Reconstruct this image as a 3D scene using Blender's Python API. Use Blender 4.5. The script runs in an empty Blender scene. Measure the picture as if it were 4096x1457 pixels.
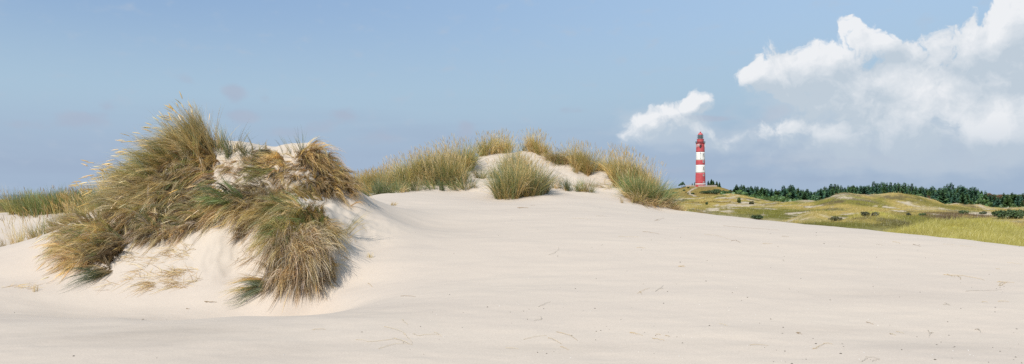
SKY_STR = 0.12; EXPO = 0.0
import bpy, math, random
import numpy as np
from mathutils import Vector, Matrix

random.seed(7)
rng = np.random.default_rng(11)
scene = bpy.context.scene
COL = scene.collection
F = 2925.0          # focal length in photo pixels
HY = 778.0          # horizon row in the photo
CX = 2048.0
H = 1.7             # eye height
R = math.radians

# ------------------------------------------------------------------ helpers
def link(o, parent=None):
    COL.objects.link(o)
    if parent is not None:
        o.parent = parent
    return o

def tag(o, label=None, cat=None, group=None, kind=None):
    if label: o["label"] = label
    if cat: o["category"] = cat
    if group: o["group"] = group
    if kind: o["kind"] = kind
    return o

def empty(name, loc, label, cat, group=None):
    o = bpy.data.objects.new(name, None)
    o.empty_display_size = 0.2
    o.location = loc
    link(o)
    return tag(o, label, cat, group)

def np_mesh(name, verts, faces, mat, cols=None, smooth=False):
    """verts (n,3); faces = list of int arrays (m,k)"""
    me = bpy.data.meshes.new(name)
    verts = np.ascontiguousarray(verts, dtype=np.float32)
    if isinstance(faces, np.ndarray): faces = [faces]
    me.vertices.add(len(verts))
    me.vertices.foreach_set("co", verts.ravel())
    loops = np.concatenate([f.ravel() for f in faces]).astype(np.int32)
    tot = np.concatenate([np.full(len(f), f.shape[1], dtype=np.int32) for f in faces])
    start = np.concatenate([[0], np.cumsum(tot)[:-1]]).astype(np.int32)
    me.loops.add(len(loops))
    me.loops.foreach_set("vertex_index", loops)
    me.polygons.add(len(tot))
    me.polygons.foreach_set("loop_start", start)
    if smooth:
        me.polygons.foreach_set("use_smooth", np.ones(len(tot), dtype=bool))
    me.update(calc_edges=True)
    if cols is not None:
        a = me.color_attributes.new("Col", 'FLOAT_COLOR', 'POINT')
        c = np.ones((len(verts), 4), dtype=np.float32)
        c[:, :3] = cols
        a.data.foreach_set("color", c.ravel())
    me.materials.append(mat)
    return me

def np_obj(name, verts, faces, mat, parent=None, cols=None, smooth=False):
    v = np.asarray(verts, dtype=np.float64)
    if parent is not None:
        v = v - np.array(parent.location)
    return link(bpy.data.objects.new(name, np_mesh(name, v, faces, mat, cols, smooth)), parent)

def norm(v):
    return v / (np.linalg.norm(v, axis=-1, keepdims=True) + 1e-9)

def _hash(ix, iy, seed):
    n = (ix * 374761393 + iy * 668265263 + seed * 974634777) & 0xFFFFFFFF
    n = ((n ^ (n >> 13)) * 1274126177) & 0xFFFFFFFF
    n = n ^ (n >> 16)
    return (n & 0xFFFF) / 65535.0

def vnoise(x, y, seed=0):
    x = np.asarray(x, dtype=np.float64); y = np.asarray(y, dtype=np.float64)
    xi = np.floor(x).astype(np.int64); yi = np.floor(y).astype(np.int64)
    fx = x - xi; fy = y - yi
    fx = fx * fx * fx * (fx * (fx * 6 - 15) + 10); fy = fy * fy * fy * (fy * (fy * 6 - 15) + 10)
    a = _hash(xi, yi, seed); b = _hash(xi + 1, yi, seed)
    c = _hash(xi, yi + 1, seed); d = _hash(xi + 1, yi + 1, seed)
    return (a + (b - a) * fx) * (1 - fy) + (c + (d - c) * fx) * fy - 0.5

def fbm(x, y, seed=0, octv=4, gain=0.5):
    s = 0; a = 1.0
    ca, sa = math.cos(0.6), math.sin(0.6)
    for i in range(octv):
        s = s + a * vnoise(x, y, seed + i * 17)
        x, y = (ca * x - sa * y) * 2.03 + 3.1, (sa * x + ca * y) * 2.03 + 1.7
        a *= gain
    return s

def sstep(a, b, x):
    t = np.clip((x - a) / (b - a), 0, 1)
    return t * t * (3 - 2 * t)

class RBF:
    def __init__(self, P, z, c):
        P = np.asarray(P, float); z = np.asarray(z, float)
        self.P, self.c = P, c
        n = len(P)
        A = -np.sqrt(((P[:, None] - P[None]) ** 2).sum(-1) + c * c)
        A[np.arange(n), np.arange(n)] -= 1e-4
        Q = np.concatenate([np.ones((n, 1)), P], 1)
        M = np.block([[A, Q], [Q.T, np.zeros((3, 3))]])
        w = np.linalg.solve(M, np.concatenate([z, np.zeros(3)]))
        self.w, self.q = w[:n], w[n:]
    def __call__(self, x, y):
        sh = np.shape(x)
        X = np.stack([np.ravel(x), np.ravel(y)], 1)
        out = np.empty(len(X))
        for i in range(0, len(X), 40000):
            S = X[i:i + 40000]
            d2 = (S[:, 0:1] - self.P[:, 0]) ** 2 + (S[:, 1:2] - self.P[:, 1]) ** 2
            out[i:i + 40000] = -np.sqrt(d2 + self.c ** 2) @ self.w + self.q[0] + S @ self.q[1:]
        return out.reshape(sh)

def at(px, py, d):
    """point seen at photo pixel (px, py) at depth d in front of the camera"""
    return np.array([(px - CX) / F * d, d, H - (py - HY) / F * d])

# ------------------------------------------------------------------ materials
def new_mat(name):
    m = bpy.data.materials.new(name); m.use_nodes = True
    nt = m.node_tree; nt.nodes.clear()
    out = nt.nodes.new("ShaderNodeOutputMaterial")
    return m, nt, out

def plain_mat(name, col, rough=0.6, spec=0.3, var=0.12, scale=3.0, metallic=0.0):
    m, nt, out = new_mat(name)
    b = nt.nodes.new("ShaderNodeBsdfPrincipled")
    b.inputs["Roughness"].default_value = rough
    b.inputs["Specular IOR Level"].default_value = spec
    b.inputs["Metallic"].default_value = metallic
    n = nt.nodes.new("ShaderNodeTexNoise"); n.inputs["Scale"].default_value = scale
    n.inputs["Detail"].default_value = 5
    tc = nt.nodes.new("ShaderNodeTexCoord")
    nt.links.new(tc.outputs["Object"], n.inputs["Vector"])
    r = nt.nodes.new("ShaderNodeValToRGB")
    r.color_ramp.elements[0].position = 0.3; r.color_ramp.elements[1].position = 0.7
    r.color_ramp.elements[0].color = [c * (1 - var) for c in col] + [1]
    r.color_ramp.elements[1].color = [min(1, c * (1 + var)) for c in col] + [1]
    nt.links.new(n.outputs["Fac"], r.inputs["Fac"])
    nt.links.new(r.outputs["Color"], b.inputs["Base Color"])
    nt.links.new(b.outputs[0], out.inputs[0])
    return m

def leaf_mat(name, trans=0.3, tint=(1, 1, 1), gloss=0.06):
    """blades / leaves: each blade carries its own colour in the Col attribute"""
    m, nt, out = new_mat(name)
    at_ = nt.nodes.new("ShaderNodeAttribute"); at_.attribute_name = "Col"
    mul = nt.nodes.new("ShaderNodeMix"); mul.data_type = 'RGBA'; mul.blend_type = 'MULTIPLY'
    mul.inputs["Factor"].default_value = 1
    mul.inputs["B"].default_value = (*tint, 1)
    nt.links.new(at_.outputs["Color"], mul.inputs["A"])
    d = nt.nodes.new("ShaderNodeBsdfDiffuse"); t = nt.nodes.new("ShaderNodeBsdfTranslucent")
    nt.links.new(mul.outputs["Result"], d.inputs["Color"]); nt.links.new(mul.outputs["Result"], t.inputs["Color"])
    mx = nt.nodes.new("ShaderNodeMixShader"); mx.inputs[0].default_value = trans
    nt.links.new(d.outputs[0], mx.inputs[1]); nt.links.new(t.outputs[0], mx.inputs[2])
    g = nt.nodes.new("ShaderNodeBsdfGlossy"); g.inputs["Roughness"].default_value = 0.45
    mx2 = nt.nodes.new("ShaderNodeMixShader"); mx2.inputs[0].default_value = gloss
    nt.links.new(mx.outputs[0], mx2.inputs[1]); nt.links.new(g.outputs[0], mx2.inputs[2])
    nt.links.new(mx2.outputs[0], out.inputs[0])
    return m

M_GRASS = leaf_mat("green_grass", 0.32)
M_STRAW = leaf_mat("dry_grass", 0.30)
M_SEED = leaf_mat("seed_head", 0.2)
M_NEEDLE = leaf_mat("needles", 0.12, gloss=0.03)
M_LEAF = leaf_mat("leaves", 0.2, gloss=0.04)
M_BARK = plain_mat("bark", (0.10, 0.075, 0.055), 0.9, 0.1, 0.3, 6)

def sand_mat():
    m, nt, out = new_mat("sand")
    N = nt.nodes.new; L = nt.links.new
    b = N("ShaderNodeBsdfPrincipled")
    b.inputs["Roughness"].default_value = 0.95; b.inputs["Specular IOR Level"].default_value = 0.08
    geo = N("ShaderNodeNewGeometry")
    mp = N("ShaderNodeMapping"); mp.inputs["Scale"].default_value = (0.22, 0.75, 0.75)
    mp.inputs["Rotation"].default_value = (0, 0, R(12))
    L(geo.outputs["Position"], mp.inputs["Vector"])
    n1 = N("ShaderNodeTexNoise"); n1.inputs["Scale"].default_value = 1.0; n1.inputs["Detail"].default_value = 5
    n1.inputs["Roughness"].default_value = 0.55; n1.inputs["Distortion"].default_value = 0.6
    L(mp.outputs[0], n1.inputs["Vector"])
    # damp / compacted grey sand against dry drifted cream sand
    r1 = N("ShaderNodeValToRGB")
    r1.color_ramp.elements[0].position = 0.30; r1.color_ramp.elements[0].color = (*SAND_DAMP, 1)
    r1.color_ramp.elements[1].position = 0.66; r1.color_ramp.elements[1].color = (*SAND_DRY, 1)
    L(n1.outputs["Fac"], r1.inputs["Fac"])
    att = N("ShaderNodeAttribute"); att.attribute_name = "Col"
    mxc = N("ShaderNodeMix"); mxc.data_type = 'RGBA'; mxc.blend_type = 'MULTIPLY'; mxc.inputs["Factor"].default_value = 1
    L(r1.outputs["Color"], mxc.inputs["A"]); L(att.outputs["Color"], mxc.inputs["B"])
    # grain: dark and light single grains and shell crumbs
    n2 = N("ShaderNodeTexNoise"); n2.inputs["Scale"].default_value = 55; n2.inputs["Detail"].default_value = 4
    L(geo.outputs["Position"], n2.inputs["Vector"])
    r2 = N("ShaderNodeValToRGB")
    r2.color_ramp.elements[0].position = 0.30; r2.color_ramp.elements[0].color = (0.80, 0.79, 0.78, 1)
    r2.color_ramp.elements[1].position = 0.64; r2.color_ramp.elements[1].color = (1.06, 1.06, 1.06, 1)
    L(n2.outputs["Fac"], r2.inputs["Fac"])
    mx2 = N("ShaderNodeMix"); mx2.data_type = 'RGBA'; mx2.blend_type = 'MULTIPLY'; mx2.inputs["Factor"].default_value = 0.38
    L(mxc.outputs["Result"], mx2.inputs["A"]); L(r2.outputs["Color"], mx2.inputs["B"])
    L(mx2.outputs["Result"], b.inputs["Base Color"])
    # bump: wind ripples, soft blotches, grain
    mp2 = N("ShaderNodeMapping"); mp2.inputs["Scale"].default_value = (1.0, 3.6, 2.0); mp2.inputs["Rotation"].default_value = (0, 0, R(-18))
    L(geo.outputs["Position"], mp2.inputs["Vector"])
    n3 = N("ShaderNodeTexNoise"); n3.inputs["Scale"].default_value = 1.3; n3.inputs["Detail"].default_value = 7; n3.inputs["Roughness"].default_value = 0.55
    L(mp2.outputs[0], n3.inputs["Vector"])
    bp = N("ShaderNodeBump"); bp.inputs["Strength"].default_value = 0.11; bp.inputs["Distance"].default_value = 0.05
    L(n3.outputs["Fac"], bp.inputs["Height"])
    bp2 = N("ShaderNodeBump"); bp2.inputs["Strength"].default_value = 0.2; bp2.inputs["Distance"].default_value = 0.008
    L(n2.outputs["Fac"], bp2.inputs["Height"]); L(bp.outputs[0], bp2.inputs["Normal"])
    L(bp2.outputs[0], b.inputs["Normal"])
    L(b.outputs[0], out.inputs[0])
    return m

SAND_DRY = (0.575, 0.487, 0.397)
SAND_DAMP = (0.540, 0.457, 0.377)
M_SAND = sand_mat()

# ------------------------------------------------------------------ sand terrain
sp = []      # (x, y, z)
def pp(px, py, d): sp.append(tuple(at(px, py, d)))
def zz(px, z, d): sp.append(((px - CX) / F * d, d, z))
# foreground sheet
for px in (-1500, -600, 300, 1200, 2100, 3000, 3900, 4800, 5700):
    zz(px, -0.12, 3.0); zz(px, 0.0, 7.3)
for px in (-600, 0, 500, 1000): zz(px, 0.0, 10.0)
# soft lip at the foot of the big mound
for a in ((-500, 1160, 12.4), (0, 1167, 12.4), (250, 1172, 12.45), (450, 1176, 12.4), (700, 1190, 12.2), (900, 1205, 12.0),
          (1060, 1216, 11.8), (1200, 1208, 11.75), (1320, 1192, 11.75), (1425, 1145, 11.95), (1500, 1085, 12.35), (1560, 1000, 13.3),
          (1380, 960, 13.3), (1420, 880, 14.6), (1530, 870, 15.2)): pp(*a)
# open sand rising to the saddle
for a in ((1500, 0.20, 10), (2100, 0.26, 10), (2800, 0.27, 10), (3500, 0.24, 10), (4200, 0.2, 10), (5200, 0.1, 10),
          (1700, 0.60, 13), (2200, 0.64, 13), (2800, 0.64, 13), (3400, 0.58, 13), (4000, 0.5, 13), (4800, 0.4, 13),
          (1650, 1.0, 16), (2100, 1.02, 16), (2600, 1.0, 16), (3100, 0.93, 16), (3500, 0.86, 16)): zz(*a)
for a in ((1450, 815, 19.5), (1600, 818, 20), (1800, 822, 20), (2050, 820, 20), (2300, 818, 20), (2500, 838, 20.5), (2650, 846, 22)): pp(*a)
# right-hand crest line, falling away behind
for px, py, d in ((2700, 842, 23.5), (2800, 852, 22.5), (3000, 876, 20.5), (3300, 906, 18.8), (3600, 936, 17.2), (3900, 966, 15.6), (4096, 989, 14.6), (4400, 1018, 13.8), (5000, 1070, 13)):
    pp(px, py, d)
    p = at(px, py, d)
    for dd, dz in ((2.2, 0.35), (6, 1.9), (12, 4.4), (24, 6.5)):
        zz(px, p[2] - dz, d + dd)
# big mound: left flank ridge
for a in ((-300, 1025, 15.2), (0, 1000, 15), (110, 970, 15), (200, 938, 15), (310, 882, 15), (400, 832, 15.1), (470, 796, 15.3), (560, 745, 15.5),
          (640, 690, 15.6), (700, 640, 15.6), (760, 585, 15.6), (820, 572, 15.6), (900, 578, 15.6), (980, 592, 15.5), (1050, 606, 15.5), (1120, 614, 15.4),
          (1180, 622, 15.3), (1240, 603, 15.5), (1290, 625, 15.6), (1340, 672, 15.7), (1385, 722, 15.8), (1430, 765, 16.2), (1500, 798, 17.2)): pp(*a)
# front face
for a in ((60, 1100, 13.3), (200, 1140, 12.75), (200, 1040, 13.6), (330, 1000, 13.6), (330, 1110, 12.9), (420, 910, 14.0), (500, 1050, 13.1), (500, 1140, 12.6),
          (600, 850, 14.2), (600, 980, 13.5), (700, 1100, 12.8), (720, 760, 14.6), (780, 900, 13.9), (800, 1000, 13.4), (880, 680, 14.9), (900, 1120, 12.6),
          (900, 830, 14.0), (980, 740, 14.6), (1000, 930, 13.6), (1010, 1060, 12.9), (1080, 820, 13.9), (1120, 700, 14.8), (1190, 760, 14.5),
          (1240, 690, 15.0), (1300, 740, 15.2), (1300, 820, 14.4), (1130, 880, 13.3), (1230, 850, 13.2), (1310, 880, 13.3), (1130, 1000, 12.55), (1220, 1000, 12.4),
          (1310, 1000, 12.6), (1100, 1120, 12.05), (1200, 1120, 11.9), (1290, 1110, 12.1), (1060, 1000, 13.0), (1370, 820, 15.2)): pp(*a)
# behind the big mound
for a in ((-300, 0.2, 18), (0, 0.15, 18), (300, 0.35, 18.5), (500, 0.9, 18.5), (700, 1.3, 18.5), (900, 1.5, 18.5), (1100, 1.5, 18.5), (1250, 1.5, 18.5), (1380, 1.3, 18.5),
          (600, 0.4, 22), (900, 0.5, 22), (1200, 0.8, 22), (-300, -0.05, 21), (100, -0.05, 21)): zz(*a)
# left hollow and the grassy dune behind it
for a in ((-200, 985, 23.5), (0, 982, 23.5), (150, 962, 23.5), (300, 935, 23.8), (420, 900, 24.5), (60, 915, 25.2), (240, 905, 25.1), (-300, 850, 29), (20, 850, 29), (110, 860, 27.5), (190, 872, 26.3), (290, 868, 26.3), (400, 850, 27.5), (520, 850, 27.5),
          (640, 850, 28), (0, 885, 31), (90, 862, 30.5), (230, 832, 30), (350, 824, 30.5), (500, 826, 30.5), (650, 832, 30), (750, 0.9, 29), (950, 0.8, 28)):
    (pp if a[1] > 20 else zz)(*a)
for px in (-400, 0, 300, 600, 900, 1150): zz(px, -1.0, 36); zz(px, -4.5, 44)
# second mound
for a in ((1430, 800, 20.5), (1480, 785, 22.5), (1560, 775, 23), (1700, 768, 23.5), (1820, 768, 23.8), (1900, 780, 23.2), (1960, 795, 22.2), (2060, 800, 21.8), (2180, 786, 22.2), (2270, 785, 22.6),
          (2400, 795, 22.4), (2500, 812, 22.0), (2600, 822, 22.6), (2680, 832, 24), 
          (1600, 742, 25.5), (1680, 702, 26.3), (1780, 662, 27), (1880, 634, 27.6), (1960, 622, 28), (2060, 610, 28.2), (2130, 604, 28.3), (2200, 622, 28.2), (2300, 645, 28), (2400, 668, 27.6),
          (2480, 700, 27), (2560, 745, 26.2), (2640, 795, 25.6),
          (1780, 735, 24.8), (1900, 715, 25.2), (2000, 740, 24.2), (2100, 700, 25.5), (2230, 700, 25.8), (2250, 755, 24.0), (2350, 740, 25.0), (2450, 765, 24.4), (2540, 790, 23.8), (1960, 665, 26.6), (2170, 650, 27.0), (2330, 690, 26.6)): pp(*a)
for px in (1450, 1600, 1800, 2000, 2200, 2400, 2550): zz(px, 1.5, 32); zz(px, 0.2, 36); zz(px, -4.5, 45)
zz(1400, 1.55, 27); zz(1500, 1.72, 27); zz(1500, 1.72, 30); zz(1350, 1.4, 30); zz(1300, 1.2, 25); zz(1420, 1.3, 23)

sp = np.array(sp)
sand_rbf = RBF(sp[:, :2], sp[:, 2], 0.55)

def mound_mask(x, y):
    m = np.exp(-(((x + 4.9) / 2.25) ** 2 + ((y - 14.3) / 1.5) ** 2) ** 2)
    m2 = np.exp(-(((x - 0.7) / 3.8) ** 2 + ((y - 25.8) / 2.2) ** 2) ** 2)
    return m, m2

def sand_detail(x, y):
    m, m2 = mound_mask(x, y)
    d = 0.05 * fbm(x * 0.45, y * 0.7, 3, 3)
    d = d + m * (0.22 * fbm(x * 1.5, y * 1.5, 21, 4, 0.55) + 0.035 * fbm(x * 6, y * 6, 24, 3, 0.6))
    d = d + m2 * (0.18 * fbm(x * 1.0, y * 1.0, 31, 4, 0.55))
    d = d + 0.010 * fbm(x * 2.0, y * 5.0, 41, 3)
    return d * sstep(3.5, 8.0, y)

def sand_exact(x, y): return sand_rbf(x, y) + sand_detail(x, y)
# lookup grid
GX0, GX1, GY0, GY1, GS = -24.0, 24.0, 2.0, 50.0, 0.06
gx = np.arange(GX0, GX1, GS); gy = np.arange(GY0, GY1, GS)
XX, YY = np.meshgrid(gx, gy)
GZ = sand_exact(XX, YY)
def ground(x, y):
    fx = np.clip((np.asarray(x) - GX0) / GS, 0, len(gx) - 1.001); fy = np.clip((np.asarray(y) - GY0) / GS, 0, len(gy) - 1.001)
    ix = fx.astype(int); iy = fy.astype(int); fx = fx - ix; fy = fy - iy
    return (GZ[iy, ix] * (1 - fx) + GZ[iy, ix + 1] * fx) * (1 - fy) + (GZ[iy + 1, ix] * (1 - fx) + GZ[iy + 1, ix + 1] * fx) * fy
def gnormal(x, y, e=0.12):
    n = np.stack([-(ground(x + e, y) - ground(x - e, y)) / (2 * e), -(ground(x, y + e) - ground(x, y - e)) / (2 * e), np.ones(np.shape(x))], -1)
    return norm(n)

def cast(px, py, dmin=6.0, dmax=34.0, step=0.03, gfun=None):
    """where the ray through photo pixel (px, py) meets the sand"""
    gfun = gfun or ground
    px = np.atleast_1d(np.asarray(px, float)); py = np.atleast_1d(np.asarray(py, float))
    hit = np.full(len(px), np.nan)
    for d in np.arange(dmin, dmax, step):
        live = np.isnan(hit)
        if not live.any(): break
        x = (px[live] - CX) / F * d; z = H - (py[live] - HY) / F * d
        h = gfun(x, np.full_like(x, d))
        idx = np.where(live)[0][h >= z]
        hit[idx] = d
    ok = ~np.isnan(hit)
    x = (px[ok] - CX) / F * hit[ok]; y = hit[ok]
    return np.stack([x, y, gfun(x, y)], 1), ok

def grid_faces(nu, nv):
    i = np.arange(nv - 1)[:, None] * nu + np.arange(nu - 1)[None]
    i = i.ravel()
    return np.stack([i, i + 1, i + nu + 1, i + nu], 1)

nu, nd = 1250, 720
uu = np.linspace(-1.25, 1.25, nu); dd = np.exp(np.linspace(math.log(2.6), math.log(47), nd))
U, D = np.meshgrid(uu, dd)
SX, SY = U * D, D
SZ = sand_exact(SX, SY)
# damp, freshly scoured sand is a shade greyer than the drifted dry sand (patches in the material)
m1, m2 = mound_mask(SX, SY)
dry = np.clip(m1 + m2 * 0.8, 0, 1).ravel()
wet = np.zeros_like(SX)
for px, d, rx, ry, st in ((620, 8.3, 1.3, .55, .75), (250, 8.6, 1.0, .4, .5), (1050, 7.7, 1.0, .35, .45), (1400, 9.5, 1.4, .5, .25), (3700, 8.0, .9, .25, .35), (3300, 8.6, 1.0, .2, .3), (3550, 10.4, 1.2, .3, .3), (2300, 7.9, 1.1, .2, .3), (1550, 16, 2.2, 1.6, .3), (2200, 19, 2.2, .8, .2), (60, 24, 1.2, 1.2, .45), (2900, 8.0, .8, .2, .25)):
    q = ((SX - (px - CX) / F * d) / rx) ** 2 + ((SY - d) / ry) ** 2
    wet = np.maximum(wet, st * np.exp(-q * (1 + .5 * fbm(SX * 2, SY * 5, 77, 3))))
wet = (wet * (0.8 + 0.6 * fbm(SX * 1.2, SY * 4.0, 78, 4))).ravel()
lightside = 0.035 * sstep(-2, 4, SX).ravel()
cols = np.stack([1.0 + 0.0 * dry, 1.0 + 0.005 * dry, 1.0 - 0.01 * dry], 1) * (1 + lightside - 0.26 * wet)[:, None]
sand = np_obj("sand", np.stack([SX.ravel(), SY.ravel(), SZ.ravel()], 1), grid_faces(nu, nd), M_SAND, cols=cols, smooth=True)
tag(sand, "pale cream sand of the open dune slope and its mounds", None, None, "structure")
# ------------------------------------------------------------------ far ground, dune hills
hp = []
def hpp(px, py, d):
    g = 0.45 if d < 200 else 0.4
    if d > 460: g = 0.0
    p = at(px, py, d); p[2] -= g; hp.append(((px - CX) / F * 2.5, math.log(d), p[2]))
def hzz(px, z, d): hp.append(((px - CX) / F * 2.5, math.log(d), z))
for px in (-900, -300, 500, 1300, 2100, 2500):
    for d, z in ((26, -6.0), (45, -5.0), (80, -4.0), (140, -4), (240, -3.5), (420, -3), (700, -4), (1000, -6)):
        if px < 200 and 80 <= d <= 140: continue
        hzz(px, z, d)
for a in ((-900, 780, 95), (-300, 790, 95), (0, 801, 95), (50, 812, 93), (140, 840, 95), (-300, 850, 80), (0, 835, 85)): hpp(*a)
for px in (-900, -300, 100): hzz(px, -1.0, 125)
for px in (2650, 2900, 3200): hzz(px, -6.0, 26); hzz(px, -5.0, 45); hzz(px, -4.2, 75)
for px in (3500, 4000, 4600): hzz(px, -2.5, 26)
for a in ((3330, 965, 50), (3500, 965, 46), (3700, 962, 43), (3900, 985, 40), (4096, 1000, 38), (4500, 1030, 36),
          (3330, 955, 60), (3460, 938, 62), (3560, 905, 63), (3660, 880, 63), (3760, 866, 64), (3860, 862, 64), (3960, 868, 63), (4030, 880, 60), (4096, 896, 57), (4250, 915, 54), (4600, 940, 52),
          (3650, 905, 54), (3800, 902, 53), (4000, 925, 48), (3950, 900, 54),
          (3370, 858, 104), (3420, 840, 106), (3470, 833, 107), (3520, 834, 107), (3570, 846, 105), (3620, 868, 102), (3350, 880, 92), (3480, 884, 90), (3600, 886, 88), (3330, 895, 82), (3480, 905, 76), (3200, 905, 84),
          (3130, 885, 100), (3180, 858, 122), (3240, 842, 126), (3310, 848, 122), (3350, 862, 112), (3250, 880, 102), (3040, 880, 98), (2900, 868, 98), (2760, 855, 98)): hpp(*a)
for a in ((3480, -4.0, 122), (3620, -4.3, 115), (3380, -4.0, 125), (3240, -4.2, 140), (3820, -3.6, 82), (4000, -3.4, 80), (4200, -3.4, 80), (3600, -4, 78), (2800, -3.8, 130), (3000, -4.0, 130)): hzz(*a)
for a in ((3160, 857, 168), (3225, 838, 176), (3260, 845, 160), (3300, 842, 165), (3080, 862, 150), (3000, 850, 165), (2900, 845, 165), (2780, 835, 160), (2690, 835, 150),
          (3270, 822, 205), (3300, 796, 222), (3345, 773, 230), (3395, 771, 232), (3440, 783, 234), (3470, 791, 236), (3520, 787, 240), (3560, 789, 241), (3597, 803, 243), (3625, 786, 240), (3660, 783, 240),
          (3720, 794, 238), (3760, 808, 240), (3800, 815, 242), (3812, 811, 243), (3870, 815, 244), (3910, 813, 243), (3950, 825, 240), (3990, 838, 236),
          (3450, 850, 150), (3550, 852, 150), (3700, 850, 155), (3850, 852, 158), (3980, 852, 160), (3400, 830, 180), (3550, 820, 195), (3700, 830, 185), (3780, 834, 190), (3900, 838, 190), 
          (4096, 850, 165), (4096, 868, 115), (4000, 868, 112), (4300, 865, 120), (4010, 838, 215), (4060, 826, 235), (4150, 824, 240), (4400, 826, 240),
          (3225, 801, 262), (3275, 810, 258), (3180, 816, 240), (3120, 822, 230), (3080, 818, 250), (3000, 812, 260), (2900, 812, 260), (2800, 815, 240), (2700, 812, 240),
          (2860, 782, 330), (2900, 773, 340), (2935, 768, 345), (2965, 776, 345), (2820, 790, 330), (2760, 798, 300), (2700, 800, 290), (2640, 800, 280)): hpp(*a)
for px in (3350, 3500, 3650, 3800, 4000, 4300): hzz(px, -4.0, 275)
for px in (2860, 2935): hzz(px, 0.0, 380)
# the hill under the lighthouse
for a in ((2600, 775, 520), (2650, 768, 530), (2690, 760, 535), (2715, 755, 540), (2742, 748.5, 541), (2800, 748.5, 541), (2868, 748.5, 541), (2890, 753, 540), (2920, 765, 530), (2960, 780, 520),
          (2742, 748, 556), (2800, 748, 556), (2868, 748, 556), (2700, 780, 490), (2760, 784, 470), (2820, 786, 470), (2880, 786, 470), (2760, 766, 508), (2830, 766, 508), (2880, 768, 510), (2720, 772, 505)): hpp(*a)
for px in (2600, 2700, 2800, 2900): hzz(px, 1.0, 640); hzz(px, -5, 900); hzz(px, 0.2, 430)
for px, zb in ((3000, -2.2), (3150, -3.2), (3300, -5.0), (3450, -6.0), (3600, -6.6), (3900, -7.2), (4300, -7.4)): (hzz(px, zb, 340) if px > 3100 else None); hzz(px, zb - .3, 420); hzz(px, zb - .5, 520); hzz(px, -7.5, 750); hzz(px, -8, 1000)
hp = np.array(hp)
hill_rbf = RBF(hp[:, :2], hp[:, 2], 0.03)

def hill_detail(x, y):
    s = sstep(30, 110, y)
    near = 0.22 * fbm(x / 7, y / 7, 5, 4)
    far = 1.35 * fbm(x / 22, y / 22, 9, 5, 0.58)
    top = np.exp(-(((x - 145) / 26) ** 2 + ((y - 548) / 22) ** 2) ** 2)
    return (near * (1 - s) + far * s * (0.6 + 0.4 * sstep(100, 250, y))) * (1 - 0.92 * top)
def hill(x, y):
    x = np.asarray(x, float); y = np.asarray(y, float)
    return hill_rbf(x / y * 2.5, np.log(y)) + hill_detail(x, y)

nu, nd = 1000, 460
uu = np.linspace(-1.15, 1.15, nu); dd = np.exp(np.linspace(math.log(24), math.log(1000), nd))
U, D = np.meshgrid(uu, dd)
HX, HYY = U * D, D
HZ = hill(HX, HYY)
hx, hy, hzv = HX.ravel(), HYY.ravel(), HZ.ravel()

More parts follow.
